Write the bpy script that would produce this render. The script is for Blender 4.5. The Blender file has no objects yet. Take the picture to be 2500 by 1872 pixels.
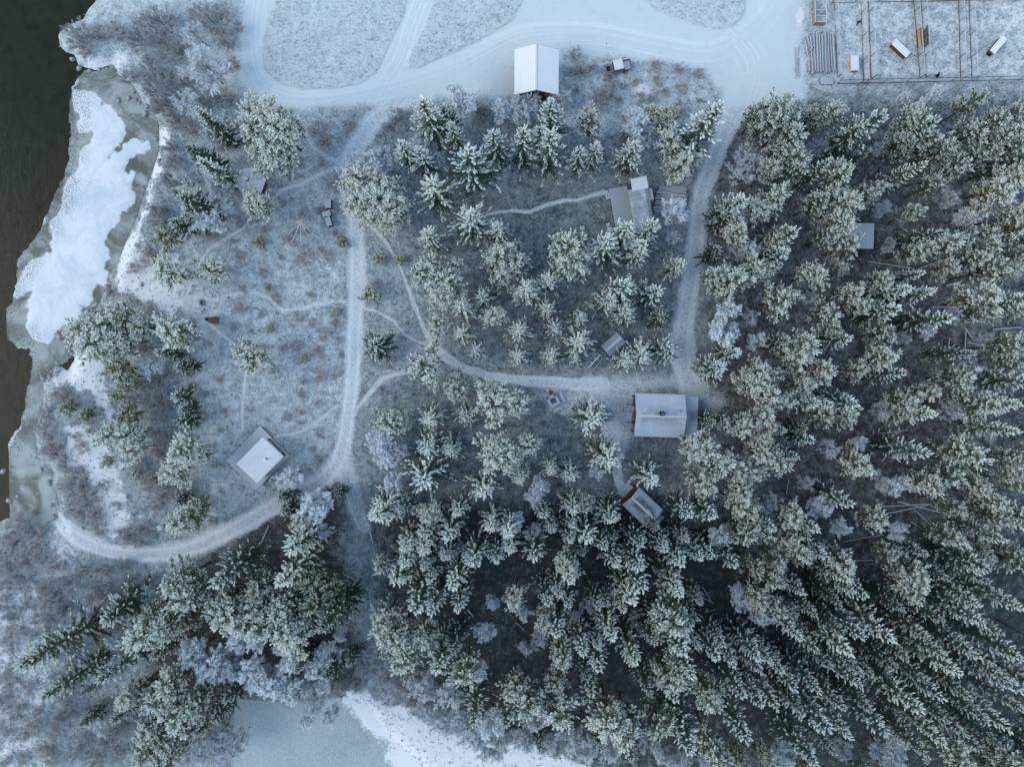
import bpy, bmesh, math, random
import numpy as np
from mathutils import Vector, Matrix

R = math.radians
random.seed(7)
RNG = np.random.default_rng(11)
SC = bpy.context.scene
COL = SC.collection

# ------------------------------------------------------------------ camera
CAM_H = 100.0
FPX = 1694.0                                   # focal length in pixels of the 2500 px wide photograph
cam_d = bpy.data.cameras.new('camera')
cam_d.sensor_width = 36.0
cam_d.lens = 36.0 * FPX / 2500.0
cam_d.clip_end = 6000.0
cam = bpy.data.objects.new('camera', cam_d)
COL.objects.link(cam)
_nad = Vector((27 / FPX, 41 / FPX, -1.0)).normalized()
_q = _nad.rotation_difference(Vector((0, 0, -1)))
cam.rotation_mode = 'QUATERNION'
cam.rotation_quaternion = _q
cam.location = (0, 0, CAM_H)
SC.camera = cam
CR = np.array(_q.to_matrix())

# ------------------------------------------------------------------ light
SUN_EL, SUN_ROT = 30.0, 96.0
world = bpy.data.worlds.new('World')
SC.world = world
world.use_nodes = True
wn = world.node_tree.nodes
wl = world.node_tree.links
for n in list(wn):
    wn.remove(n)
w_out = wn.new('ShaderNodeOutputWorld')
w_bg = wn.new('ShaderNodeBackground')
w_sky = wn.new('ShaderNodeTexSky')
w_sky.sky_type = 'NISHITA'
w_sky.sun_disc = False
w_sky.sun_elevation = R(SUN_EL)
w_sky.sun_rotation = R(SUN_ROT)
w_sky.air_density = 1.0
w_sky.dust_density = 0.6
w_sky.ozone_density = 1.2
w_bg.inputs['Strength'].default_value = 0.15
w_tint = wn.new('ShaderNodeMix'); w_tint.data_type = 'RGBA'; w_tint.blend_type = 'MULTIPLY'; w_tint.inputs[0].default_value = 1.0
w_tint.inputs[7].default_value = (0.95, 1.02, 0.98, 1)            # cold green-blue cast of the clear morning sky
wl.new(w_sky.outputs[0], w_tint.inputs[6]); wl.new(w_tint.outputs[2], w_bg.inputs[0])
wl.new(w_bg.outputs[0], w_out.inputs[0])
sun_d = bpy.data.lights.new('sun', 'SUN')
sun_d.energy = 1.4
sun_d.angle = R(55)
sun_d.color = (1.0, 0.93, 0.80)
sun = bpy.data.objects.new('sun', sun_d)
COL.objects.link(sun)
_sd = Vector((-math.cos(R(SUN_EL)) * math.sin(R(SUN_ROT)), math.cos(R(SUN_EL)) * math.cos(R(SUN_ROT)), math.sin(R(SUN_EL))))
sun.rotation_euler = _sd.to_track_quat('Z', 'Y').to_euler()
sun.location = _sd * 300
SC.view_settings.view_transform = 'Standard'
SC.view_settings.look = 'None'
SC.view_settings.gamma = 1.0
SC.view_settings.exposure = 0.80
SC.cycles.max_bounces = 5
SC.cycles.diffuse_bounces = 3
SC.cycles.transparent_max_bounces = 6
SC.cycles.use_denoising = True
SC.cycles.denoiser = 'OPENIMAGEDENOISE'
SC.cycles.denoising_input_passes = 'RGB_ALBEDO_NORMAL'

# ------------------------------------------------------------------ pixels <-> world (to survey positions on the photo)
def unp(fx, fy, z=0.0):
    fx = np.asarray(fx, float); fy = np.asarray(fy, float)
    d = np.stack([(fx - 1250) / FPX, -(fy - 936) / FPX, -np.ones_like(fx)], -1) @ CR.T
    t = (CAM_H - z) / (-d[..., 2])
    return d[..., 0] * t, d[..., 1] * t
def W(fx, fy, z=0.0):
    x, y = unp(fx, fy, z)
    return Vector((float(x), float(y), z))
def proj(v):
    c = CR.T @ (np.array(v, float) - np.array([0, 0, CAM_H]))
    return 1250 + FPX * c[0] / -c[2], 936 - FPX * c[1] / -c[2]
KP = 2500 / 2212.0
def Ppoly(pts, z=0.0):
    a = np.array(pts, float) * KP
    x, y = unp(a[:, 0], a[:, 1], z)
    return np.stack([x, y], 1)
def T(i, j, pts):                              # survey tile coordinates -> P coordinates
    return [(553 * i + a / 4.0, 414 * j + b / 4.0) for a, b in pts]

# ------------------------------------------------------------------ numpy helpers
def vnoise(x, y, s, seed=0):
    x = np.asarray(x) / s + 1000.0; y = np.asarray(y) / s + 1000.0
    xi = np.floor(x).astype(np.int64); yi = np.floor(y).astype(np.int64)
    fx = x - xi; fy = y - yi
    fx = fx * fx * (3 - 2 * fx); fy = fy * fy * (3 - 2 * fy)
    def h(a, b):
        n = (a * 374761393 + b * 668265263 + seed * 974634777) & 0x7fffffff
        n = ((n ^ (n >> 13)) * 1274126177) & 0x7fffffff
        return ((n ^ (n >> 16)) & 0xffff) / 65535.0
    return (h(xi, yi) * (1 - fx) + h(xi + 1, yi) * fx) * (1 - fy) + (h(xi, yi + 1) * (1 - fx) + h(xi + 1, yi + 1) * fx) * fy
def fbm(x, y, s, seed=0, o=3):
    v = 0; a = 1; t = 0
    for k in range(o):
        v = v + a * vnoise(x, y, s / 2 ** k, seed + k * 17); t += a; a *= 0.5
    return v / t
def seg_dist(x, y, a, b):
    dx, dy = b[0] - a[0], b[1] - a[1]
    L = dx * dx + dy * dy + 1e-9
    t = np.clip(((x - a[0]) * dx + (y - a[1]) * dy) / L, 0, 1)
    return np.hypot(x - a[0] - t * dx, y - a[1] - t * dy), t
def sd_poly(x, y, poly):
    d = np.full(x.shape, 1e9); ins = np.zeros(x.shape, bool)
    n = len(poly)
    for i in range(n):
        a, b = poly[i], poly[(i + 1) % n]
        d = np.minimum(d, seg_dist(x, y, a, b)[0])
        c = (a[1] > y) != (b[1] > y)
        xx = (b[0] - a[0]) * (y - a[1]) / (b[1] - a[1] + 1e-12) + a[0]
        ins ^= c & (x < xx)
    return np.where(ins, -d, d)
def sd_line(x, y, line, wid):
    best = np.full(x.shape, 1e9)
    for i in range(len(line) - 1):
        d, t = seg_dist(x, y, line[i], line[i + 1])
        w = wid[i] * (1 - t) + wid[i + 1] * t
        best = np.minimum(best, d - w / 2)
    return best
def soft(d, w):
    t = np.clip(0.5 - d / w, 0, 1)
    return t * t * (3 - 2 * t)

# ------------------------------------------------------------------ survey of the ground (P pixels)
WATER_Z = -1.15
RIVER = Ppoly([(200, -300), (200, 0)] + T(0, 0, [(740, 60), (800, 110), (840, 200)][:1]) + T(0, 0, [(700, 140), (590, 190), (470, 280), (490, 420), (560, 480), (620, 500), (660, 590), (760, 620), (830, 640), (960, 590), (1000, 680), (1130, 770), (1180, 870), (1220, 940), (1330, 1060), (1340, 1300), (1280, 1480), (1220, 1640)])
              + T(0, 1, [(1150, 200), (1060, 420), (1000, 580), (950, 660), (900, 720), (930, 800), (870, 830), (840, 950), (800, 1000), (720, 1050), (680, 1100), (600, 1150), (620, 1270), (600, 1330), (630, 1450), (580, 1530), (500, 1470), (440, 1500), (430, 1560), (350, 1600), (335, 1650)])
              + T(0, 2, [(350, 100), (330, 200), (270, 400), (290, 640), (330, 740), (430, 770), (400, 850), (460, 950), (440, 1060), (470, 1150), (370, 1170), (300, 1090), (200, 1110), (60, 1130), (0, 1160)]) + [(-60, 1130), (-300, 1500), (-1500, 2500), (-2500, 1200), (-2500, -600), (-400, -1500)], WATER_Z)
ICE_EDGE = T(0, 0, [(740, 620), (640, 750), (605, 830), (600, 1000), (610, 1180), (590, 1370), (550, 1530), (510, 1640)]) + T(0, 1, [(490, 20), (430, 150), (360, 330), (250, 480), (170, 590), (150, 720), (160, 800), (130, 890), (60, 1000), (50, 1100), (30, 1200), (70, 1290), (180, 1350), (250, 1360), (270, 1460), (270, 1650)]) + T(0, 2, [(240, 60), (220, 200), (170, 380), (90, 500), (50, 650), (0, 760)])
ICE = Ppoly(ICE_EDGE + [(-30, 1030), (-60, 1150), (20, 1135), (130, 1125), (130, 1010), (110, 800), (180, 760), (260, 640), (345, 400), (350, 250), (260, 140)], WATER_Z)
ICESNOW = [Ppoly(T(0, 0, [(640, 820), (780, 820), (860, 930), (1000, 990), (1050, 1100), (1020, 1200), (900, 1350), (870, 1440), (760, 1530), (700, 1650), (590, 1650), (690, 1460), (720, 1330), (800, 1250), (850, 1130), (700, 1100), (650, 1050), (740, 1000), (640, 950)]), WATER_Z),
           Ppoly(T(0, 0, [(1160, 1240), (1240, 1270), (1250, 1320), (1180, 1310), (1100, 1350), (1060, 1450), (1100, 1540), (1150, 1510), (1130, 1650)]) + T(0, 1, [(1110, 30), (1080, 90), (970, 250), (940, 340), (940, 500), (880, 600), (860, 680), (900, 720), (850, 800), (830, 900), (690, 980), (690, 1060), (640, 1120), (530, 1150), (430, 1200), (400, 1290), (350, 1270), (260, 1160), (270, 950), (290, 850), (140, 880), (200, 780), (290, 640), (420, 580), (450, 400), (510, 220), (580, 150), (560, 60), (600, 0)]) + T(0, 0, [(700, 1650), (800, 1560), (1000, 1350)]), WATER_Z)]
POND_Z = -0.45
POND = Ppoly([(515, 1515), (560, 1520), (640, 1528), (745, 1512), (790, 1530), (815, 1570), (850, 1605), (900, 1650), (960, 1720), (1000, 2000), (400, 2000), (505, 1700)], POND_Z)
FIELDS = [Ppoly([(612, -60), (590, 15), (565, 100), (573, 150), (603, 180), (653, 194), (728, 192), (778, 180), (813, 157), (835, 112), (853, 70), (873, 32), (890, -60)]),
          Ppoly([(950, -60), (938, 0), (918, 57), (903, 85), (881, 125), (880, 145), (903, 147), (953, 127), (1003, 105), (1053, 77), (1106, 45), (1126, 8), (1140, -60)]),
          Ppoly([(1370, -60), (1390, -3), (1413, 20), (1451, 37), (1476, 46), (1493, 50), (1526, 62), (1553, 66), (1586, 57), (1606, 32), (1615, -60)])]
LANE = Ppoly([(540, -80), (522, 60), (513, 130), (525, 180), (560, 220), (620, 237), (700, 233), (770, 228), (830, 225), (900, 215), (1000, 205), (1106, 207), (1200, 205), (1215, 120), (1310, 118), (1380, 130), (1480, 138), (1530, 165), (1555, 200), (1560, 240), (1640, 235), (1740, 215), (1730, 100), (1740, -80)])
JEEPM = Ppoly([(1208, 118), (1300, 128), (1400, 133), (1480, 142), (1530, 168), (1555, 205), (1540, 260), (1480, 290), (1350, 290), (1210, 280)])
KENNEL = Ppoly([(1800, -60), (1808, 170), (2212, 164), (2300, 164), (2300, -60)])
MEADOW = Ppoly([(400, 270), (520, 235), (820, 240), (760, 320), (745, 400), (757, 600), (745, 950), (600, 1090), (440, 1130), (400, 900), (395, 600)])
MEADOW_E = Ppoly([(790, 500), (830, 500), (900, 560), (950, 740), (870, 800), (790, 870), (785, 600)])
LAWN = [Ppoly([(960, 400), (1310, 400), (1430, 520), (1450, 790), (1270, 800), (1100, 800), (970, 730), (900, 560)]), Ppoly([(880, 830), (1100, 830), (1330, 850), (1480, 950), (1480, 1060), (1330, 1080), (850, 1080), (820, 940)])]
LOWFOREST = Ppoly([(820, 1060), (1330, 1060), (1600, 1120), (1800, 1250), (2300, 1180), (2300, 1800), (1300, 1660), (1000, 1560), (880, 1480), (820, 1300)])
LEFTFOREST = Ppoly([(560, 1110), (740, 1040), (740, 1330), (770, 1480), (540, 1500), (400, 1640), (330, 1640), (330, 1300)])
EASTFOREST = Ppoly([(1560, 240), (1700, 220), (2300, 200), (2300, 1250), (1800, 1250), (1560, 1120), (1540, 860), (1540, 500)])
YARD = Ppoly([(1262, 838), (1300, 815), (1440, 803), (1480, 785), (1515, 800), (1545, 850), (1580, 870), (1540, 905), (1500, 850), (1380, 850), (1372, 950), (1340, 1010), (1318, 960), (1310, 900), (1250, 905), (1180, 895), (1165, 855), (1190, 830)])
FIRESPOT = Ppoly([(392, 610), (425, 600), (470, 630), (480, 660), (460, 690), (440, 700), (405, 690), (388, 650)])
SNOWS = [(Ppoly(T(0, 0, [(1340, 1070), (1430, 1090), (1440, 1160), (1350, 1300), (1350, 1400), (1430, 1430), (1390, 1540), (1280, 1650)]) + T(0, 1, [(1330, 10), (1280, 180), (1250, 280), (1240, 420), (1330, 440), (1560, 540), (1560, 780), (1520, 1080), (1420, 1060), (1300, 960), (1150, 960), (1060, 1060), (950, 1060), (960, 900), (930, 740), (990, 640), (1080, 420), (1220, 0)])), 0.72),
         (Ppoly(T(0, 1, [(620, 1290), (760, 1380), (960, 1480), (900, 1650)]) + T(0, 2, [(1000, 0), (960, 150), (1080, 370), (940, 420), (870, 340), (850, 200), (800, 60), (640, 40), (400, 0)]) + T(0, 1, [(440, 1640), (500, 1550), (590, 1540), (640, 1420)])), 0.75),
         (Ppoly(T(0, 2, [(560, 300), (880, 430), (930, 600), (1110, 680), (1100, 950), (1200, 1150), (1150, 1280), (950, 1390), (930, 1240), (850, 1050), (850, 900), (700, 770), (570, 720)])), 0.62),
         (Ppoly(T(0, 2, [(480, 1130), (600, 1280), (640, 1430), (620, 1600), (500, 1600), (330, 1480), (340, 1250)])), 0.45),
         (Ppoly([(-80, 1230), (60, 1240), (140, 1280), (130, 1340), (90, 1400), (110, 1480), (90, 1560), (130, 1680), (-80, 1680)]), 0.42),
         (Ppoly([(752, 1498), (800, 1492), (840, 1505), (900, 1535), (960, 1580), (1020, 1598), (1110, 1610), (1200, 1620), (1300, 1668), (1300, 1800), (960, 1760), (900, 1672), (870, 1648), (835, 1606), (800, 1565), (770, 1530)]), 0.74),
         (Ppoly(T(0, 0, [(640, 600), (760, 420), (900, 400), (1280, 470), (1150, 560), (950, 590), (830, 640)])), 0.6),
         (Ppoly([(205, -60), (530, -60), (520, 20), (380, 40), (230, 45), (205, 20)]), 0.35),
         (Ppoly([(1392, 140), (1402, 145), (1398, 175), (1385, 222), (1375, 215), (1388, 170)]), 0.9),
         (Ppoly([(1720, 5), (1735, 15), (1738, 55), (1725, 55)]), 0.9),
         (Ppoly([(690, 545), (720, 560), (748, 545), (745, 580), (700, 600), (640, 590), (630, 575)]), 0.35),
         (Ppoly([(715, 790), (745, 800), (735, 960), (715, 960), (700, 880)]), 0.4)]
ROADS = {
 'main_road': ([(880, 200), (845, 228), (805, 265), (770, 315), (748, 360), (755, 430), (768, 480), (770, 560), (769, 650), (765, 720), (762, 800), (753, 880), (743, 950), (728, 1005)], [60, 46, 44, 42, 38, 36, 36, 36, 36, 36, 35, 34, 34, 44], 1.0, 0.0),
 'river_road': ([(735, 985), (700, 1035), (625, 1075), (555, 1115), (480, 1155), (400, 1188), (330, 1197), (240, 1192), (170, 1165), (110, 1120)], [44, 44, 42, 40, 40, 40, 38, 36, 40, 30], 0.9, 0.4),
 'forest_track': ([(735, 1000), (752, 1040), (766, 1090), (785, 1140)], [50, 46, 40, 30], 0.5, 0.1),
 'east_road': ([(1650, 120), (1610, 190), (1568, 280), (1535, 360), (1512, 430), (1505, 520), (1493, 610), (1477, 700), (1474, 770), (1490, 830)], [90, 62, 40, 36, 36, 38, 42, 46, 52, 60], 0.95, 0.05),
}
PATHS = {
 'footpath_long': ([(790, 478), (798, 489), (825, 514), (848, 549), (868, 589), (885, 639), (903, 684), (918, 719), (935, 746), (963, 774), (1003, 796), (1053, 811), (1106, 819), (1180, 824), (1240, 830), (1300, 832)], [8, 8, 7, 7, 7, 7, 8, 11, 16, 18, 18, 17, 18, 22, 26, 34], 0.95),
 'footpath_short': ([(783, 668), (800, 670), (815, 674), (848, 694), (875, 724), (903, 739), (930, 747)], [5, 5, 5, 5, 5, 5, 6], 0.7),
 'footpath_branch': ([(880, 803), (850, 808), (823, 818), (800, 845), (775, 875), (755, 910)], [7, 7, 8, 8, 8, 9], 0.8),
 'footpath_west': ([(756, 656), (735, 651), (715, 651), (678, 659), (653, 667), (610, 671), (595, 659), (578, 644), (553, 634), (522, 633), (492, 640), (470, 648)], [8, 7, 7, 7, 7, 7, 6, 5, 6, 6, 8, 10], 0.8),
 'footpath_shelter': ([(725, 362), (690, 377), (650, 398), (610, 412), (580, 440), (547, 469), (525, 494), (475, 524), (450, 539), (425, 572)], [9, 8, 8, 8, 6, 6, 6, 6, 6, 7], 0.75),
 'footpath_north': ([(636, 235), (643, 255), (658, 287), (678, 320), (708, 342), (740, 352)], [10, 8, 8, 8, 9, 10], 0.6),
 'footpath_south': ([(455, 704), (475, 719), (500, 739), (515, 756), (530, 800), (526, 853), (522, 890), (524, 930)], [8, 7, 7, 6, 6, 6, 6, 6], 0.6),
 'footpath_cabin': ([(598, 942), (648, 933), (683, 910), (728, 876)], [8, 6, 6, 8], 0.5),
 'footpath_deck': ([(1040, 466), (1075, 460), (1106, 456), (1143, 459), (1181, 444), (1218, 434), (1246, 434), (1281, 422), (1308, 415)], [4, 5, 5, 6, 6, 6, 5, 6, 7], 0.75),
 'footpath_yard': ([(1322, 930), (1326, 960), (1332, 1003), (1337, 1040), (1347, 1062)], [44, 26, 20, 19, 20], 0.7),
}
def line_w(pts, wid):
    l = Ppoly(pts)
    return l, (np.array(wid) + 1.5) * KP * CAM_H / FPX
ROADS_W = {k: line_w(v[0], v[1]) + v[2:] for k, v in ROADS.items()}
PATHS_W = {k: line_w(v[0], v[1]) + v[2:] for k, v in PATHS.items()}

def masks(x, y):
    x = np.asarray(x, float); y = np.asarray(y, float)
    jit = (fbm(x, y, 3.0, 3) - 0.5) * 1.6 + (fbm(x, y, 0.9, 8, 2) - 0.5) * 0.8
    frost = np.full(x.shape, 0.45); brown = np.full(x.shape, 0.25); rough = np.full(x.shape, 0.6)
    path = np.zeros(x.shape); snow = np.zeros(x.shape); lane = np.zeros(x.shape)
    def blend(arr, m, v):
        arr += (v - arr) * m
    def reg(poly, w, f=None, b=None, r=None, j=1.0):
        m = soft(sd_poly(x, y, poly) + jit * j, w)
        if f is not None: blend(frost, m, f)
        if b is not None: blend(brown, m, b)
        if r is not None: blend(rough, m, r)
        return m
    top = soft(-(y - 38) , 10.0)
    blend(frost, top, 0.80); blend(brown, top, 0.1)
    west = soft(x + 44, 8.0) * (1 - top); blend(brown, west, 0.45); blend(frost, west, 0.5)
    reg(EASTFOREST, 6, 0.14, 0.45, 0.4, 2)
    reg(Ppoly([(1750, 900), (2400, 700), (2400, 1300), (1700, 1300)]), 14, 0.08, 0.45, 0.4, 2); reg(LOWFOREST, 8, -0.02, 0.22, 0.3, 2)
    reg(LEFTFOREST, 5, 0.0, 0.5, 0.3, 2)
    reg(MEADOW, 4, 0.68, 0.15, 0.8, 2); reg(MEADOW_E, 3, 0.56, 0.25, 0.7, 1)
    reg(LAWN[0], 6, 0.27, 0.05, 0.35, 2); reg(LAWN[1], 6, 0.25, 0.05, 0.3, 2)
    reg(JEEPM, 3, 0.78, 0.12, 0.9, 1)
    m = reg(LANE, 1.6, 1.02, 0.0, 0.05, 0.6); lane = np.maximum(lane, m)
    for p in FIELDS:
        m = reg(p, 0.5, 0.98, 0.02, 0.85, 0.15); lane *= 1 - m
    m = reg(KENNEL, 0.8, 0.72, 0.1, 0.5, 0.2); lane *= 1 - m; snow = np.maximum(snow, 0.40 * m)
    for p, a in SNOWS:
        m = soft(sd_poly(x, y, p) + jit * 2.0, 2.6)
        snow = np.maximum(snow, a * m)
    m = reg(FIRESPOT, 2.0, None, 0.1, 0.1); path = np.maximum(path, 0.85 * m)
    m = reg(YARD, 3.0, None, 0.0, 0.1, 1.2); path = np.maximum(path, 0.62 * m)
    for l, w, a, b in ROADS_W.values():
        m = soft(sd_line(x, y, l, w) + jit * 0.45, 1.1)
        path = np.maximum(path, a * m); blend(brown, m, b); blend(rough, m, 0.05)
    for l, w, a in PATHS_W.values():
        m = soft(sd_line(x, y, l, w) + jit * 0.18, 0.45)
        path = np.maximum(path, min(1, a * 1.25) * m); blend(rough, m, 0.05)
    path = path * (1 - 0.85 * lane)
    return dict(frost=frost, brown=brown, rough=rough, path=path, snow=snow, lane=lane)

def hz(x, y, mk=None):
    x = np.asarray(x, float); y = np.asarray(y, float)
    if mk is None: mk = masks(x, y)
    h = (fbm(x, y, 22.0, 41) - 0.5) * 0.7
    far = np.clip((np.hypot(x, y) - 110) / 900, 0, 1)
    h = h + far * (fbm(x, y, 260.0, 77) - 0.35) * 90 * np.clip((x + 60) / 300, 0, 1)
    h = h + mk['rough'] * (1 - mk['path']) * ((vnoise(x, y, 0.9, 5) - 0.5) * 0.20 + (vnoise(x, y, 2.6, 6) - 0.5) * 0.22)
    dr = sd_poly(x, y, RIVER)
    t = np.clip((dr + 0.1) / 3.2, 0, 1); t = t * t * (3 - 2 * t)
    h = (-1.25 + h * 0.2) * (1 - t) + h * t
    h = np.where(dr < 0.0, np.minimum(h, -1.25 - np.clip(-dr, 0, 1) * 0.4), h)
    dp = sd_poly(x, y, POND)
    t = np.clip((dp + 0.4) / 2.5, 0, 1); t = t * t * (3 - 2 * t)
    return np.where(t < 1, (POND_Z - 0.25) * (1 - t) + h * t, h)
def gz(x, y):
    return float(hz(np.array([x]), np.array([y]))[0])
def G(fx, fy):                                  # a point of the ground seen at a photo pixel
    z = 0.0
    for _ in range(2):
        v = W(fx, fy, z); z = gz(v.x, v.y)
    return Vector((v.x, v.y, z))

# ------------------------------------------------------------------ materials
def mat(name):
    m = bpy.data.materials.new(name); m.use_nodes = True
    nt = m.node_tree
    for n in list(nt.nodes): nt.nodes.remove(n)
    out = nt.nodes.new('ShaderNodeOutputMaterial'); b = nt.nodes.new('ShaderNodeBsdfPrincipled')
    nt.links.new(b.outputs[0], out.inputs[0])
    b.inputs['Roughness'].default_value = 0.85
    b.inputs['Specular IOR Level'].default_value = 0.25
    return m, nt, b
class NB:
    def __init__(s, nt): s.nt = nt
    def put(s, sock, v):
        if hasattr(v, 'is_linked') or isinstance(v, bpy.types.NodeSocket): s.nt.links.new(v, sock)
        elif isinstance(v, (tuple, list)) and len(v) == 3 and sock.type == 'RGBA': sock.default_value = (*v, 1)
        else: sock.default_value = v
    def math(s, op, a, b=0.0, clamp=False):
        n = s.nt.nodes.new('ShaderNodeMath'); n.operation = op; n.use_clamp = clamp
        s.put(n.inputs[0], a); s.put(n.inputs[1], b); return n.outputs[0]
    def mix(s, f, a, b):
        n = s.nt.nodes.new('ShaderNodeMix'); n.data_type = 'RGBA'
        s.put(n.inputs[0], f); s.put(n.inputs[6], a); s.put(n.inputs[7], b); return n.outputs[2]
    def noise(s, vec, scale, detail=4.0, rough=0.55, dist=0.0):
        n = s.nt.nodes.new('ShaderNodeTexNoise'); n.inputs['Scale'].default_value = scale
        n.inputs['Detail'].default_value = detail; n.inputs['Roughness'].default_value = rough
        n.inputs['Distortion'].default_value = dist
        if vec is not None: s.nt.links.new(vec, n.inputs['Vector'])
        return n.outputs['Fac']
    def attr(s, name):
        n = s.nt.nodes.new('ShaderNodeAttribute'); n.attribute_name = name; return n.outputs['Fac']
    def coord(s, which='Object'):
        return s.nt.nodes.new('ShaderNodeTexCoord').outputs[which]
    def pos(s):
        return s.nt.nodes.new('ShaderNodeNewGeometry').outputs['Position']
    def rnd(s):
        return s.nt.nodes.new('ShaderNodeObjectInfo').outputs['Random']
    def scl(s, vec, v):
        n = s.nt.nodes.new('ShaderNodeMapping'); s.nt.links.new(vec, n.inputs[0]); n.inputs['Scale'].default_value = v; return n.outputs[0]
    def ramp(s, f, lo, hi):
        n = s.nt.nodes.new('ShaderNodeMapRange'); n.interpolation_type = 'SMOOTHSTEP'
        s.put(n.inputs[0], f); n.inputs[1].default_value = lo; n.inputs[2].default_value = hi; return n.outputs[0]
    def bump(s, h, strength, dist):
        n = s.nt.nodes.new('ShaderNodeBump'); n.inputs['Strength'].default_value = strength; n.inputs['Distance'].default_value = dist
        s.nt.links.new(h, n.inputs['Height']); return n.outputs[0]

def make_terrain():
    m, nt, b = mat('frosted_ground'); q = NB(nt); p = q.pos()
    n_big = q.noise(p, 0.16, 4, 0.6); n_mid = q.noise(p, 0.9, 5, 0.65, 0.4); n_fine = q.noise(p, 4.5, 3, 0.6, 0.3)
    n_spk = q.noise(p, 2.2, 2, 0.5)
    fr, br, ro, pa, sn, la = [q.attr(k) for k in ('frost', 'brown', 'rough', 'path', 'snow', 'lane')]
    d1 = q.math('MULTIPLY', q.math('SUBTRACT', n_mid, 0.5), 1.5)
    d2 = q.math('MULTIPLY', q.math('SUBTRACT', n_fine, 0.5), 1.25)
    d3 = q.math('MULTIPLY', q.math('SUBTRACT', n_big, 0.5), 0.5)
    d = q.math('ADD', q.math('ADD', d1, d2), d3)
    amp = q.math('MULTIPLY', q.math('SUBTRACT', 1.0, q.math('MULTIPLY', la, 0.35)), q.math('ADD', 0.42, q.math('MULTIPLY', ro, 0.65)))
    f = q.math('ADD', fr, q.math('MULTIPLY', d, amp), True)
    bm = q.math('ADD', br, q.math('MULTIPLY', q.math('SUBTRACT', n_mid, 0.5), 1.1), True)
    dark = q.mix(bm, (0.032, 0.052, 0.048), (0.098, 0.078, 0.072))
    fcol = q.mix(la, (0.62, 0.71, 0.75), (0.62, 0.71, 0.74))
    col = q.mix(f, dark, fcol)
    # trodden paths: frost pressed into gravel, streaked with grit
    pn = q.math('ADD', q.math('MULTIPLY', q.math('SUBTRACT', n_fine, 0.5), 0.8), q.math('MULTIPLY', q.math('SUBTRACT', n_spk, 0.5), 0.6))
    pcol = q.mix(q.math('ADD', 0.74, pn, True), q.mix(br, (0.20, 0.21, 0.21), (0.22, 0.17, 0.15)), q.mix(br, (0.74, 0.81, 0.85), (0.62, 0.61, 0.60)))
    pcol = q.mix(q.math('MULTIPLY', q.ramp(q.noise(p, 3.4, 2, 0.5, 0.6), 0.60, 0.70), 0.55), pcol, (0.14, 0.15, 0.16))
    pf = q.ramp(q.math('ADD', pa, q.math('MULTIPLY', q.math('SUBTRACT', n_fine, 0.5), 0.7)), 0.12, 0.8)
    col = q.mix(pf, col, pcol)
    col = q.mix(q.math('MULTIPLY', q.attr('track'), 0.5, True), col, (0.80, 0.85, 0.88))
    sf = q.math('ADD', q.math('MULTIPLY', sn, 1.5), q.math('SUBTRACT', q.math('ADD', q.math('MULTIPLY', d1, 0.7), q.math('MULTIPLY', d2, 0.55)), 0.45))
    sf = q.math('MULTIPLY', q.ramp(sf, 0.0, 0.42), q.ramp(sn, 0.02, 0.2))
    col = q.mix(sf, col, (0.80, 0.82, 0.84))
    nt.links.new(col, b.inputs['Base Color'])
    h = q.math('ADD', q.math('MULTIPLY', n_mid, q.math('ADD', q.math('MULTIPLY', ro, 0.9), 0.12)), q.math('MULTIPLY', n_fine, q.math('ADD', q.math('MULTIPLY', ro, 0.35), 0.08)))
    nt.links.new(q.bump(h, 0.9, 0.45), b.inputs['Normal'])
    return m
M_TER = make_terrain()

def make_water():
    m, nt, b = mat('river_water'); q = NB(nt); p = q.pos()
    n1 = q.noise(p, 0.05, 4, 0.6); n2 = q.noise(p, 0.6, 4, 0.6, 0.3)
    c = q.mix(q.ramp(n1, 0.35, 0.65), (0.022, 0.030, 0.017), (0.036, 0.033, 0.019))
    c = q.mix(q.ramp(n2, 0.45, 0.75), c, (0.016, 0.022, 0.016))
    nt.links.new(c, b.inputs['Base Color']); b.inputs['Roughness'].default_value = 0.2; b.inputs['Specular IOR Level'].default_value = 0.12
    nt.links.new(q.bump(q.noise(q.scl(p, (1.0, 0.4, 1)), 1.6, 4, 0.6, 0.6), 0.25, 0.1), b.inputs['Normal'])
    return m
def make_ice():
    m, nt, b = mat('river_ice'); q = NB(nt); p = q.pos()
    n1 = q.noise(p, 0.22, 5, 0.6, 0.8); n2 = q.noise(p, 1.4, 5, 0.65, 0.4); n3 = q.noise(p, 5, 3, 0.6)
    c = q.mix(q.ramp(n1, 0.36, 0.66), (0.12, 0.135, 0.115), (0.40, 0.45, 0.44))
    c = q.mix(q.math('MULTIPLY', q.ramp(n2, 0.52, 0.75), 0.5), c, (0.46, 0.50, 0.51))
    sn = q.attr('snow')
    s = q.math('ADD', q.math('MULTIPLY', sn, 1.25), q.math('ADD', q.math('MULTIPLY', q.math('SUBTRACT', q.math('ADD', q.math('MULTIPLY', n2, 0.6), q.math('MULTIPLY', n1, 0.4)), 0.75), 1.3), q.math('MULTIPLY', q.math('SUBTRACT', n3, 0.5), 0.4)))
    c = q.mix(q.math('MULTIPLY', q.ramp(s, 0.0, 0.4), q.ramp(sn, 0.02, 0.2)), c, q.mix(q.ramp(n1, 0.3, 0.6), (0.60, 0.69, 0.75), (0.80, 0.83, 0.86)))
    gr = q.attr('grit')
    c = q.mix(q.math('MULTIPLY', gr, q.ramp(n3, 0.45, 0.62)), c, (0.10, 0.11, 0.10))
    nt.links.new(c, b.inputs['Base Color']); b.inputs['Roughness'].default_value = 0.5
    nt.links.new(q.bump(q.math('ADD', n2, q.math('MULTIPLY', n3, 0.4)), 0.5, 0.12), b.inputs['Normal'])
    return m
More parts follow.
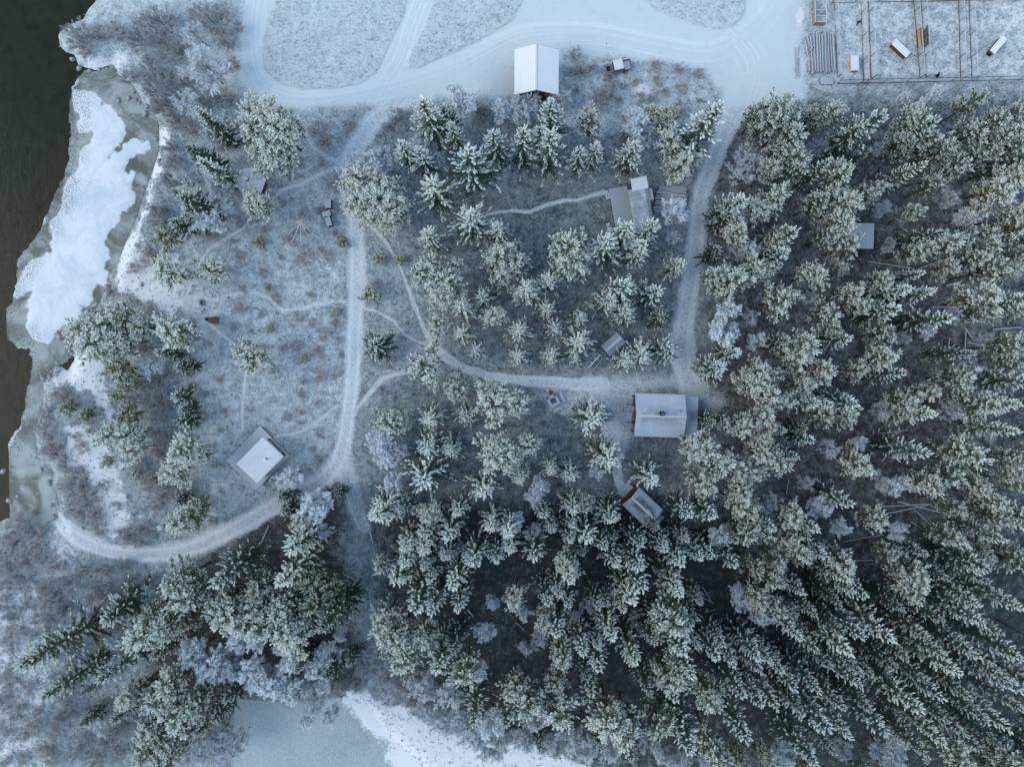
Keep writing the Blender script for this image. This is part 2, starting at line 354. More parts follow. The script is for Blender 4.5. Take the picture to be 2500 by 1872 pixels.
def make_pond():
    m, nt, b = mat('pond_ice'); q = NB(nt); p = q.pos()
    n1 = q.noise(p, 0.12, 4, 0.6); n2 = q.noise(p, 2.2, 5, 0.65, 0.5); n3 = q.noise(p, 7, 2, 0.5)
    f = q.math('ADD', 0.5, q.math('ADD', q.math('MULTIPLY', q.math('SUBTRACT', n2, 0.5), 1.3), q.math('MULTIPLY', q.math('SUBTRACT', n1, 0.5), 0.8)), True)
    c = q.mix(f, (0.20, 0.27, 0.28), (0.46, 0.55, 0.59))
    c = q.mix(q.math('MULTIPLY', q.ramp(n3, 0.50, 0.66), 0.6), c, (0.66, 0.71, 0.75))
    sn = q.attr('snow'); sv = q.math('ADD', q.math('MULTIPLY', sn, 1.6), q.math('ADD', q.math('MULTIPLY', q.math('SUBTRACT', n2, 0.8), 1.3), q.math('MULTIPLY', q.math('SUBTRACT', n3, 0.5), 0.8)))
    c = q.mix(q.math('MULTIPLY', q.ramp(sv, 0.0, 0.4), q.ramp(sn, 0.02, 0.2)), c, (0.80, 0.83, 0.86))
    nt.links.new(c, b.inputs['Base Color']); b.inputs['Roughness'].default_value = 0.6
    nt.links.new(q.bump(n2, 0.5, 0.12), b.inputs['Normal'])
    return m
M_WATER, M_ICE, M_POND = make_water(), make_ice(), make_pond()

def make_needle(name, green, green2, bias, frostc):
    m, nt, b = mat(name); q = NB(nt); rn = q.rnd(); oc = q.coord('Object')
    n = q.noise(oc, 2.6, 3, 0.6)
    f = q.math('ADD', q.attr('frost'), q.math('ADD', q.math('MULTIPLY', q.math('SUBTRACT', n, 0.5), 0.9), q.math('ADD', bias, q.math('MULTIPLY', q.math('SUBTRACT', rn, 0.5), 0.22))))
    f = q.ramp(f, 0.40, 0.92)
    g = q.mix(rn, green, green2)
    fc = q.mix(q.math('MULTIPLY', rn, 0.7), frostc, (0.72, 0.76, 0.68))
    nt.links.new(q.mix(f, g, fc), b.inputs['Base Color']); b.inputs['Roughness'].default_value = 0.9
    return m
M_SPR = make_needle('frosted_spruce', (0.034, 0.074, 0.058), (0.050, 0.084, 0.046), 0.02, (0.66, 0.73, 0.74))
M_SPRM = make_needle('half_frosted_spruce', (0.026, 0.060, 0.046), (0.042, 0.072, 0.036), -0.08, (0.66, 0.74, 0.74))
M_SPRD = make_needle('dark_spruce', (0.026, 0.056, 0.038), (0.040, 0.066, 0.030), -0.20, (0.58, 0.66, 0.66))
M_PIN = make_needle('frosted_pine', (0.080, 0.110, 0.058), (0.112, 0.122, 0.050), 0.02, (0.67, 0.72, 0.68))
M_PINM = make_needle('half_frosted_pine', (0.064, 0.096, 0.052), (0.096, 0.108, 0.042), -0.05, (0.67, 0.73, 0.69))
M_PINO = make_needle('olive_pine', (0.090, 0.108, 0.040), (0.112, 0.114, 0.040), -0.20, (0.55, 0.60, 0.50))
def make_twig(name, c1, c2, amt):
    m, nt, b = mat(name); q = NB(nt)
    f = q.ramp(q.math('ADD', q.attr('frost'), q.math('ADD', amt, q.math('MULTIPLY', q.math('SUBTRACT', q.noise(q.coord('Object'), 1.6, 3, 0.6), 0.5), 0.7))), 0.2, 0.9)
    nt.links.new(q.mix(f, c1, c2), b.inputs['Base Color']); return m
M_WHITE = make_twig('hoarfrost_twigs', (0.56, 0.57, 0.59), (0.80, 0.87, 0.92), 0.6)
M_BARE = make_twig('frosted_twigs', (0.21, 0.19, 0.185), (0.66, 0.72, 0.77), 0.28)
M_GREY = make_twig('grey_brown_twigs', (0.12, 0.105, 0.10), (0.52, 0.53, 0.55), 0.12)
M_PINK = make_twig('brown_heath_twigs', (0.14, 0.12, 0.11), (0.56, 0.55, 0.56), 0.12)
M_HEATH = make_twig('heath_twigs', (0.045, 0.058, 0.052), (0.60, 0.68, 0.72), 0.04)

def make_bark():
    m, nt, b = mat('bark'); q = NB(nt); n = q.noise(q.scl(q.coord(), (3, 3, 0.7)), 3, 5, 0.65)
    nt.links.new(q.mix(n, (0.035, 0.024, 0.018), (0.13, 0.085, 0.06)), b.inputs['Base Color']); return m
M_BARK = make_bark()
def make_wood(name, a, c, frost=0.0, grain=(1, 8, 1)):
    m, nt, b = mat(name); q = NB(nt); oc = q.coord()
    n = q.noise(q.scl(oc, grain), 3, 5, 0.6, 0.5); n2 = q.noise(oc, 1.3, 4, 0.6)
    col = q.mix(n, a, c)
    if frost:
        gm = nt.nodes.new('ShaderNodeNewGeometry'); sx = nt.nodes.new('ShaderNodeSeparateXYZ')
        tc = nt.nodes.new('ShaderNodeVectorTransform')
        up = q.attr('up')
        col = q.mix(q.math('MULTIPLY', q.ramp(q.math('ADD', up, q.math('MULTIPLY', q.math('SUBTRACT', n2, 0.5), 0.6)), 0.3, 0.8), frost), col, (0.60, 0.69, 0.76))
    nt.links.new(col, b.inputs['Base Color']); return m
M_FWOOD = make_wood('frosted_wood', (0.13, 0.10, 0.08), (0.26, 0.20, 0.16), 0.9)
M_GWOOD = make_wood('grey_frosted_deck', (0.20, 0.20, 0.21), (0.32, 0.31, 0.31), 0.72)
M_RED = make_wood('red_brown_boards', (0.10, 0.030, 0.018), (0.19, 0.065, 0.035), 0.0, (6, 6, 1))
M_LOGW = make_wood('brown_log_wall', (0.075, 0.052, 0.038), (0.155, 0.115, 0.082), 0.0)
M_ORANGE = make_wood('fresh_orange_wood', (0.36, 0.20, 0.085), (0.52, 0.31, 0.14), 0.15)
M_PALE = make_wood('pale_new_wood', (0.45, 0.32, 0.23), (0.62, 0.47, 0.35), 0.8)
M_RAIL = make_wood('pale_fence_wood', (0.40, 0.38, 0.33), (0.52, 0.50, 0.45), 0.85)
M_DARKW = make_wood('dark_wood', (0.045, 0.030, 0.022), (0.10, 0.065, 0.045), 0.0)
M_LOG = make_wood('frosted_log', (0.10, 0.075, 0.06), (0.22, 0.16, 0.12), 0.85, (0.4, 6, 6))

def make_roof(name, clean, frosted, amount, period, axis='X', melt=None, strength=0.5):
    m, nt, b = mat(name); q = NB(nt); oc = q.coord()
    w = nt.nodes.new('ShaderNodeTexWave'); w.wave_type = 'BANDS'; w.bands_direction = axis
    w.inputs['Scale'].default_value = 1.0 / period * 0.314 ; w.inputs['Distortion'].default_value = 0.0
    nt.links.new(oc, w.inputs['Vector'])
    n1 = q.noise(oc, 0.5, 5, 0.6); n2 = q.noise(oc, 9, 3, 0.6)
    f = q.math('ADD', amount, q.math('ADD', q.math('MULTIPLY', q.math('SUBTRACT', n1, 0.5), 0.5), q.math('MULTIPLY', q.math('SUBTRACT', n2, 0.5), 0.15)), True)
    f = q.math('SUBTRACT', f, q.math('MULTIPLY', q.ramp(w.outputs['Fac'], 0.75, 1.0), 0.10), True)
    if melt:                                     # snow melted off above the warm room: a band along the ridge
        sx = nt.nodes.new('ShaderNodeSeparateXYZ'); nt.links.new(oc, sx.inputs[0])
        hx = q.ramp(q.math('ABSOLUTE', q.math('SUBTRACT', sx.outputs[0], melt[3])), melt[1], melt[1] * 0.75)
        hy = q.ramp(q.math('ABSOLUTE', sx.outputs[1]), melt[2], 0.0)
        spots = q.ramp(q.noise(q.scl(oc, (0.6, 1, 1)), 1.3, 3, 0.6), 0.36, 0.58)
        f = q.math('SUBTRACT', f, q.math('MULTIPLY', q.math('MULTIPLY', hx, hy), q.math('MULTIPLY', melt[0], spots)), True)
    nt.links.new(q.mix(f, clean, frosted), b.inputs['Base Color']); b.inputs['Roughness'].default_value = 0.6
    nt.links.new(q.bump(w.outputs['Fac'], strength, 0.04), b.inputs['Normal'])
    return m
WHITE_F = (0.74, 0.77, 0.80)
M_ROOFW = make_roof('white_sheet_roof', (0.62, 0.66, 0.70), (0.82, 0.84, 0.86), 0.7, 0.35, 'Y')
M_ROOFB = make_roof('frosted_sheet_roof', (0.10, 0.14, 0.17), (0.58, 0.66, 0.74), 0.82, 0.25, 'X', (0.42, 3.6, 2.3, 0.3))
M_ROOFC = make_roof('cabin_sheet_roof', (0.13, 0.15, 0.17), (0.50, 0.57, 0.63), 0.80, 0.22, 'X', (1.9, 2.2, 1.3, 0.2))
M_ROOFS = make_roof('frosted_felt_roof', (0.22, 0.24, 0.26), (0.72, 0.76, 0.80), 0.85, 0.5, 'X')
M_ROOFG = make_roof('grey_shed_roof', (0.16, 0.18, 0.20), (0.34, 0.39, 0.44), 0.7, 0.5, 'X')

def flat(name, c, rough=0.7, metal=0.0, var=0.12):
    m, nt, b = mat(name); q = NB(nt); n = q.noise(q.coord(), 4, 4, 0.6)
    lo = tuple(v * (1 - var * 2) for v in c); hi = tuple(min(1, v * (1 + var * 2)) for v in c)
    nt.links.new(q.mix(n, lo, hi), b.inputs['Base Color']); b.inputs['Roughness'].default_value = rough; b.inputs['Metallic'].default_value = metal
    return m
M_BLACK = flat('black_metal', (0.015, 0.016, 0.018), 0.5)
M_STEEL = flat('frosted_steel', (0.55, 0.58, 0.60), 0.5)
M_WIRE = flat('frosted_wire', (0.60, 0.63, 0.66), 0.6)
M_POST = flat('dark_fence_post', (0.10, 0.085, 0.07), 0.9)
M_STONE = flat('grey_stone', (0.28, 0.28, 0.28), 0.9, 0, 0.25)
M_SNOWCAP = flat('snow', (0.80, 0.82, 0.85), 0.8, 0, 0.03)
M_RIME = flat('rime', (0.50, 0.54, 0.57), 0.9, 0, 0.25)
M_REDP = flat('red_plastic', (0.60, 0.035, 0.02), 0.45)
M_TARP = flat('teal_tarp', (0.012, 0.06, 0.10), 0.5)
M_CANVAS = flat('frosted_canvas', (0.74, 0.72, 0.73), 0.9, 0, 0.05)
M_JEEP = flat('grey_vehicle_paint', (0.20, 0.20, 0.23), 0.5, 0, 0.2)
M_RUBBER = flat('tyre_rubber', (0.02, 0.02, 0.02), 0.9)
M_GLASS = flat('dark_glass', (0.05, 0.06, 0.07), 0.15, 0, 0.05)
M_WPAINT = flat('white_goal_paint', (0.75, 0.77, 0.78), 0.5, 0, 0.03)
M_FUR = flat('black_fur', (0.012, 0.012, 0.013), 0.9)
M_ASH = flat('charred_ash', (0.10, 0.11, 0.12), 1.0, 0, 0.3)
M_CONC = flat('concrete', (0.42, 0.42, 0.42), 0.9)

# ------------------------------------------------------------------ mesh helpers
def mesh_np(name, V, F, attrs=None, m=None, smooth=False):
    me = bpy.data.meshes.new(name)
    V = np.ascontiguousarray(V, np.float32); F = np.ascontiguousarray(F, np.int32)
    k = F.shape[1]
    me.vertices.add(len(V)); me.vertices.foreach_set('co', V.ravel())
    me.loops.add(F.size); me.loops.foreach_set('vertex_index', F.ravel())
    me.polygons.add(len(F)); me.polygons.foreach_set('loop_start', np.arange(0, F.size, k, dtype=np.int32))
    if smooth: me.polygons.foreach_set('use_smooth', np.ones(len(F), bool))
    for a, v in (attrs or {}).items():
        at = me.attributes.new(a, 'FLOAT', 'POINT'); at.data.foreach_set('value', np.ascontiguousarray(v, np.float32))
    me.update(calc_edges=True)
    if m: me.materials.append(m)
    return me
def link(name, me, parent=None, m=None):
    o = bpy.data.objects.new(name, me); COL.objects.link(o)
    if parent: o.parent = parent
    if m is not None: o.material_slots[0].link = 'OBJECT'; o.material_slots[0].material = m
    return o
def tag(o, label, cat, group=None, kind=None):
    o['label'] = label; o['category'] = cat
    if group: o['group'] = group
    if kind: o['kind'] = kind
    return o
def thing(name, loc, rz=0.0, label='', cat='', group=None):
    o = bpy.data.objects.new(name, None); COL.objects.link(o); o.empty_display_size = 0.3
    o.location = loc; o.rotation_euler = (0, 0, rz)
    return tag(o, label, cat, group)

class MB:                                        # collects polygons for one mesh; 'up' marks faces that can hold frost
    def __init__(s): s.v = []; s.f = []
    def poly(s, pts):
        n = len(s.v); s.v += [tuple(p) for p in pts]; s.f.append(list(range(n, n + len(pts))))
    def hexa(s, b, t):                           # bottom quad and top quad, same winding (counter-clockwise from above)
        n = len(s.v); s.v += [tuple(p) for p in b] + [tuple(p) for p in t]
        k = len(b)
        s.f.append([n + i for i in range(k - 1, -1, -1)]); s.f.append([n + k + i for i in range(k)])
        for i in range(k):
            j = (i + 1) % k; s.f.append([n + i, n + j, n + k + j, n + k + i])
    def box(s, c, d, rz=0.0):
        x, y, z = c; a, b, h = d[0] / 2, d[1] / 2, d[2] / 2
        cs, sn = math.cos(rz), math.sin(rz)
        q = [(x + i * a * cs - j * b * sn, y + i * a * sn + j * b * cs) for i, j in ((-1, -1), (1, -1), (1, 1), (-1, 1))]
        s.hexa([(u, v, z - h) for u, v in q], [(u, v, z + h) for u, v in q])
    def tube(s, p0, p1, r0, r1=None, n=8):
        r1 = r0 if r1 is None else r1
        p0, p1 = Vector(p0), Vector(p1); d = (p1 - p0).normalized()
        a = d.orthogonal().normalized(); b = d.cross(a)
        ring = lambda p, r: [p + (a * math.cos(2 * math.pi * i / n) + b * math.sin(2 * math.pi * i / n)) * r for i in range(n)]
        s.hexa(ring(p0, r0), ring(p1, r1))
    def beam(s, p0, p1, w, h):
        p0, p1 = Vector(p0), Vector(p1); d = (p1 - p0).normalized()
        a = d.cross(Vector((0, 0, 1)))
        a = a.normalized() if a.length > 1e-4 else Vector((1, 0, 0))
        b = a.cross(d)
        q = [(-1, -1), (1, -1), (1, 1), (-1, 1)]
        s.hexa([p0 + a * i * w / 2 + b * j * h / 2 for i, j in q], [p1 + a * i * w / 2 + b * j * h / 2 for i, j in q])
    def ball(s, c, r, n=10, m=6, jit=0.0, flat=1.0):
        k = len(s.v); rs = random.Random(int(abs(c[0] * 97 + c[1] * 31) * 100) + n)
        rr = (r, r, r) if not isinstance(r, (tuple, list)) else r
        for i in range(m + 1):
            th = math.pi * i / m
            for j in range(n):
                ph = 2 * math.pi * j / n; e = 1 + (rs.random() - 0.5) * jit if 0 < i < m else 1
                s.v.append((c[0] + rr[0] * e * math.sin(th) * math.cos(ph), c[1] + rr[1] * e * math.sin(th) * math.sin(ph), c[2] + rr[2] * e * math.cos(th)))
        for i in range(m):
            for j in range(n):
                a = k + i * n + j; b = k + i * n + (j + 1) % n
                s.f.append([a, a + n, b + n, b])
    def build(s, name, m, parent=None, smooth=False, attrs=None):
        me = bpy.data.meshes.new(name); me.from_pydata(s.v, [], s.f); me.update()
        bm = bmesh.new(); bm.from_mesh(me); bmesh.ops.recalc_face_normals(bm, faces=bm.faces); bm.to_mesh(me); bm.free(); me.update()
        up = [0.0] * len(s.v); cnt = [0] * len(s.v)
        for p in me.polygons:
            for i in p.vertices: up[i] += max(0, p.normal.z); cnt[i] += 1
        # corner based frost: split per face by storing on faces
        at = me.attributes.new('up', 'FLOAT', 'FACE')
        at.data.foreach_set('value', [max(0.0, p.normal.z) for p in me.polygons])
        for a, fn in (attrs or {}).items():
            t = me.attributes.new(a, 'FLOAT', 'POINT'); t.data.foreach_set('value', [fn(*v) for v in s.v])
        if smooth:
            for p in me.polygons: p.use_smooth = True
        me.materials.append(m)
        return link(name, me, parent)

# ------------------------------------------------------------------ terrain
def axis(lo, hi, step, far):
    a = list(np.arange(lo, hi + step / 2, step)); g = step
    while a[-1] < far: g *= 1.25; a.append(a[-1] + g)
    g = step; b = []; x = lo
    while x > -far: g *= 1.25; x -= g; b.append(x)
    return np.array(b[::-1] + a)
def grid_mesh(name, gx, gy, zf, m, keep=None, extra=None, lift=0.0):
    X, Y = np.meshgrid(gx, gy); x = X.ravel(); y = Y.ravel()
    mk = masks(x, y); z = zf(x, y, mk) + lift
    nx, ny = len(gx), len(gy)
    i = np.arange(nx * ny).reshape(ny, nx)
    F = np.stack([i[:-1, :-1], i[:-1, 1:], i[1:, 1:], i[1:, :-1]], -1).reshape(-1, 4)
    at = dict(mk)
    if extra: at = extra(x, y)
    V = np.stack([x, y, z], 1)
    if keep is not None:
        cx = x[F].mean(1); cy = y[F].mean(1); F = F[keep(cx, cy)]
        u, inv = np.unique(F, return_inverse=True); F = inv.reshape(F.shape); V = V[u]; at = {k: v[u] for k, v in at.items()}
    return mesh_np(name, V, F, at, m, True)
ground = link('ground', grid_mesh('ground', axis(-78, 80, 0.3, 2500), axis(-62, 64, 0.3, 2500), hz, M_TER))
tag(ground, 'frosted heath and forest floor under the whole settlement', 'ground', kind='structure')
def strip(name, l, w, cols, label, cat, lift=0.05, tyres=False):
    pts = []; ws = []
    for i in range(len(l) - 1):                   # smooth the line
        n = max(2, int(np.hypot(*(l[i + 1] - l[i])) / 0.5))
        p0 = l[max(i - 1, 0)]; p3 = l[min(i + 2, len(l) - 1)]
        for k in range(n + (i == len(l) - 2)):
            t = k / n
            a = 2 * l[i]; b = l[i + 1] - p0; c = 2 * p0 - 5 * l[i] + 4 * l[i + 1] - p3; d = -p0 + 3 * l[i] - 3 * l[i + 1] + p3
            pts.append(0.5 * (a + b * t + c * t * t + d * t ** 3)); ws.append(w[i] * (1 - t) + w[i + 1] * t)
    pts = np.array(pts); ws = np.array(ws)
    d = np.gradient(pts, axis=0); d /= np.linalg.norm(d, axis=1)[:, None]
    nrm = np.stack([-d[:, 1], d[:, 0]], 1)
    s = np.linspace(-1, 1, cols)
    half = ws / 2 + 0.35
    X = pts[:, None, 0] + nrm[:, None, 0] * half[:, None] * s; Y = pts[:, None, 1] + nrm[:, None, 1] * half[:, None] * s
    x, y = X.ravel(), Y.ravel(); mk = masks(x, y); ed = np.clip(np.minimum(np.arange(len(pts)), np.arange(len(pts))[::-1]) / 4.0, 0.06, 1); z = hz(x, y, mk) + lift * np.repeat(ed, cols) * np.cos(np.tile(s, len(pts)) * 1.5)
    tr = np.exp(-((np.abs(np.tile(s, len(pts))) - 0.42) / 0.13) ** 2) * np.repeat(ws > 1.6, cols) * (0.5 + fbm(x, y, 4.0, 63)); mk['track'] = tr * mk['path']
    if tyres:
        ss = np.tile(s, len(pts)); al = np.repeat(np.arange(len(pts)) * 0.5, cols)
        mk['track'] = 1.1 * np.clip((vnoise(ss * 30, al * 0.06, 2.2, 71) - 0.42) * 2.2, 0, 1) * (0.3 + 0.9 * vnoise(al, ss * 4, 7.0, 72)) * (1 - ss ** 2) ** 0.6 * mk['lane']
    i = np.arange(x.size).reshape(len(pts), cols)
    F = np.stack([i[:-1, :-1], i[1:, :-1], i[1:, 1:], i[:-1, 1:]], -1).reshape(-1, 4)
    o = link(name, mesh_np(name, np.stack([x, y, z], 1), F, mk, M_TER, True))
    tag(o, label, cat, kind='structure')
RL = {'main_road': 'broad frosted track running down between meadow and young trees', 'river_road': 'brownish frosted track curving down to the river inlet', 'forest_track': 'fading frosted track running into the lower forest', 'east_road': 'frosted gravel road along the left edge of the dense forest'}
for k, (l, w, a, b) in ROADS_W.items(): strip('road_' + k.replace('_road', '').replace('_track', ''), l, w, 17, RL[k], 'road')
PL = {'footpath_long': 'long curving footpath from main track to the cabin yard', 'footpath_short': 'thin footpath joining main track and long curving path', 'footpath_branch': 'pale footpath bending from the yellowish pine to main track', 'footpath_west': 'winding footpath from main track to stone fire ring', 'footpath_shelter': 'footpath passing the hexagonal shelter down to the bank', 'footpath_north': 'footpath beside the large pine clump down to main track', 'footpath_south': 'thin footpath from fire ring to the square decked cabin', 'footpath_cabin': 'faint footpath from the square decked cabin to main track', 'footpath_deck': 'thin footpath across the lawn to the long cabin steps', 'footpath_yard': 'trodden path from the yard down to the red porch'}
for k, (l, w, a) in PATHS_W.items(): strip('path_' + k.replace('footpath_', ''), l, w, 9, PL[k], 'path')

for nm, pts_, lb in (('track_yard', [(545, -20), (535, 90), (560, 180), (640, 214), (760, 205), (900, 170), (1010, 130), (1130, 75), (1280, 70), (1430, 100), (1540, 110), (1640, 50), (1690, -30)], 'pale tyre tracks curving round the frosted grass across the yard'), ('track_barn', [(905, 0), (880, 70), (860, 130), (820, 190), (790, 260)], 'tyre tracks between the two left grass islands'), ('track_gate', [(1560, 60), (1620, 130), (1615, 200), (1575, 270)], 'tyre tracks bending from the yard into the forest road')):
    strip(nm, Ppoly(pts_), np.full(len(pts_), 4.6), 61, lb, 'tracks', 0.05, True)
wx = np.concatenate([np.linspace(-900, -90, 30), np.linspace(-85, -44, 60)]); wy = np.concatenate([np.linspace(-900, -70, 30), np.linspace(-65, 70, 120), np.linspace(80, 900, 30)])
X, Y = np.meshgrid(wx, wy); i = np.arange(X.size).reshape(X.shape)
water = link('river_water', mesh_np('river_water', np.stack([X.ravel(), Y.ravel(), np.full(X.size, WATER_Z)], 1), np.stack([i[:-1, :-1], i[:-1, 1:], i[1:, 1:], i[1:, :-1]], -1).reshape(-1, 4), None, M_WATER))
tag(water, 'dark green brown open river water along the left edge', 'river', kind='structure')
def ice_attrs(x, y):
    s = np.zeros(x.shape); jit = (fbm(x, y, 3.0, 21, 4) - 0.5) * 3.2
    for p in ICESNOW: s = np.maximum(s, soft(sd_poly(x, y, p) - 0.3 + jit, 1.7))
    e = Ppoly(ICE_EDGE, WATER_Z); d = np.full(x.shape, 1e9)
    for k in range(len(e) - 1): d = np.minimum(d, seg_dist(x, y, e[k], e[k + 1])[0])
    s = np.maximum(s, 0.75 * soft(d + jit * 0.6, 0.7) * (vnoise(x, y, 4, 9) > 0.45))
    return dict(snow=s, grit=0.8 * soft(d - 2.0 + jit * 2, 3.0))
def ice_z(x, y, mk): return WATER_Z + 0.07 + 0.10 * ice_attrs(x, y)['snow'] + (fbm(x, y, 2.0, 31) - 0.5) * 0.06
ice = link('river_ice', grid_mesh('river_ice', np.arange(-76, -44, 0.13), np.arange(-28, 52, 0.13), ice_z, M_ICE, lambda x, y: (sd_poly(x, y, ICE) + (fbm(x, y, 1.2, 51) - 0.5) * 0.9 < 0) & (sd_poly(x, y, RIVER) < 0.6), ice_attrs))
tag(ice, 'grey green river ice with white snow sheets along the bank', 'ice', kind='structure')
pond = link('pond_ice', grid_mesh('pond_ice', np.arange(-55, -8, 0.4), np.arange(-80, -38, 0.4), lambda x, y, mk: np.full(x.shape, POND_Z) + (fbm(x, y, 2, 4) - 0.5) * 0.05, M_POND, lambda x, y: sd_poly(x, y, POND) < 1.2, lambda x, y: dict(snow=soft(sd_poly(x, y, SNOWS[5][0]) - 1.2 + (fbm(x, y, 5, 14) - .5) * 5, 6.0))))
tag(pond, 'pale teal frozen pond at the bottom edge', 'ice', kind='structure')

# ------------------------------------------------------------------ plants: builders
def norm(a): return a / (np.linalg.norm(a, axis=-1, keepdims=True) + 1e-9)
UPV = np.array([0, 0, 1.0])
def spindles(P, D, L, Wd, H, fr):
    """closed needle sprays: an elongated octahedron each; frost sits on tip and upper side"""
    D = norm(D); S = norm(np.cross(D, UPV) + 1e-4); U = np.cross(S, D)
    mid = P + D * (L * 0.45)[:, None]
    V = np.stack([P, P + D * L[:, None], mid + S * Wd[:, None], mid - S * Wd[:, None], mid + U * H[:, None], mid - U * H[:, None]], 1)
    f = np.stack([fr * 0.6, fr + 0.22, fr * 0.9, fr * 0.9, fr + 0.05, fr * 0.25 - 0.1], 1)
    t = np.array([[0, 2, 4], [0, 4, 3], [0, 3, 5], [0, 5, 2], [1, 4, 2], [1, 3, 4], [1, 5, 3], [1, 2, 5]])
    F = (np.arange(len(P)) * 6)[:, None, None] + t[None]
    return V.reshape(-1, 3), F.reshape(-1, 3), f.ravel()
def prisms(A, B, ra, rb, fr):
    D = norm(B - A); S = norm(np.cross(D, np.array([0.31, 0.2, 0.93])) + 1e-4); U = np.cross(D, S)
    vs = []
    for k in range(3):
        c, s = math.cos(k * 2.0944), math.sin(k * 2.0944)
        vs.append(A + (S * c + U * s) * ra[:, None])
    for k in range(3):
        c, s = math.cos(k * 2.0944), math.sin(k * 2.0944)
        vs.append(B + (S * c + U * s) * rb[:, None])
    V = np.stack(vs, 1)
    t = np.array([[0, 1, 4], [0, 4, 3], [1, 2, 5], [1, 5, 4], [2, 0, 3], [2, 3, 5]])
    F = (np.arange(len(A)) * 6)[:, None, None] + t[None]
    return V.reshape(-1, 3), F.reshape(-1, 3), np.repeat(fr, 6)
def join(parts):
    vs, fs, at, n = [], [], [], 0
    for V, F, f in parts:
        vs.append(V); fs.append(F + n); at.append(f); n += len(V)
    return np.concatenate(vs), np.concatenate(fs), np.concatenate(at)

def spruce_mesh(seed, H, Rm, gap):
    r = np.random.default_rng(seed); P, D, L, Wd, Hh, fr = [], [], [], [], [], []
    bA, bB, br = [], [], []
    z = H * 0.10; lean = r.uniform(0, 6.28)
    while z < H * 0.985:
        t = (z - H * 0.1) / (H * 0.9)
        prof = Rm * (1 - t) ** 0.80 * (0.55 + 0.45 * min(1, t / 0.12))
        nb = int(round(r.uniform(5.4, 7.2))) if t < 0.9 else 4
        a0 = r.uniform(0, 6.28)
        for k in range(nb):
            a = a0 + 6.283 * k / nb + r.normal(0, 0.2)
            bl = max(0.16, prof * r.uniform(0.62, 1.22) + 0.08)
            el = 0.05 + 0.9 * t ** 2 - 0.42 * (1 - t) * r.uniform(0.6, 1.3)
            out = np.array([math.cos(a), math.sin(a), 0.0]); side = np.array([-math.sin(a), math.cos(a), 0.0])
            p0 = np.array([0, 0, z + r.normal(0, 0.12)])
            n = max(3, int(bl / 0.15)); prev = p0
            for i in range(n):
                s = (i + 0.6) / n
                drop = math.tan(el) * s - 0.22 * s * s * (1 - t) + 0.26 * s ** 4
                q = p0 + out * bl * s + np.array([0, 0, bl * drop]) + side * r.normal(0, 0.03)
                ax = norm(q - prev + 1e-6); prev = q
                wl = (0.13 + 0.15 * bl * min(1, s / 0.3) * (1 - s) ** 0.8) * r.uniform(0.75, 1.25)
                f0 = -0.10 + 0.64 * s + 0.46 * t + r.normal(0, 0.07)
                if s > 0.2:
                    P.append(q - ax * 0.1 + UPV * 0.03); D.append(ax); L.append(bl / n * 1.9 + 0.1); Wd.append(0.075); Hh.append(0.05); fr.append(f0 + 0.22)
                for sg in (-1, 1):
                    P.append(q); D.append(ax * 0.85 + side * sg * r.uniform(0.32, 0.62) + UPV * r.normal(-0.10, 0.16))
                    L.append(wl); Wd.append(0.05 + 0.10 * wl); Hh.append(0.045 + 0.03 * wl); fr.append(f0 - 0.04 + r.normal(0, 0.06))
                if r.random() < 0.6:
                    P.append(q); D.append(ax * 0.6 + UPV * -0.8); L.append(wl * 0.7); Wd.append(0.06); Hh.append(0.05); fr.append(f0 - 0.35)
            P.append(prev); D.append(ax + UPV * 0.12); L.append(r.uniform(0.26, 0.42)); Wd.append(0.085); Hh.append(0.06); fr.append(0.95)
            bA.append(p0); bB.append(prev); br.append(0.035)
        z += gap * (0.62 + 0.42 * (1 - t)) * r.uniform(0.85, 1.15)
    P.append([0, 0, H * 0.97]); D.append([0, 0, 1]); L.append(0.6); Wd.append(0.09); Hh.append(0.09); fr.append(0.9)
    a = lambda v: np.array(v, float)
    parts = [spindles(a(P), a(D), a(L), a(Wd), a(Hh), a(fr)), prisms(a(bA), a(bB), a(br), a(br) * 0.4, np.full(len(br), 0.0))]
    V, F, f = join(parts)
    return mesh_np('spruce_crown', V, F, dict(frost=f), M_SPR)
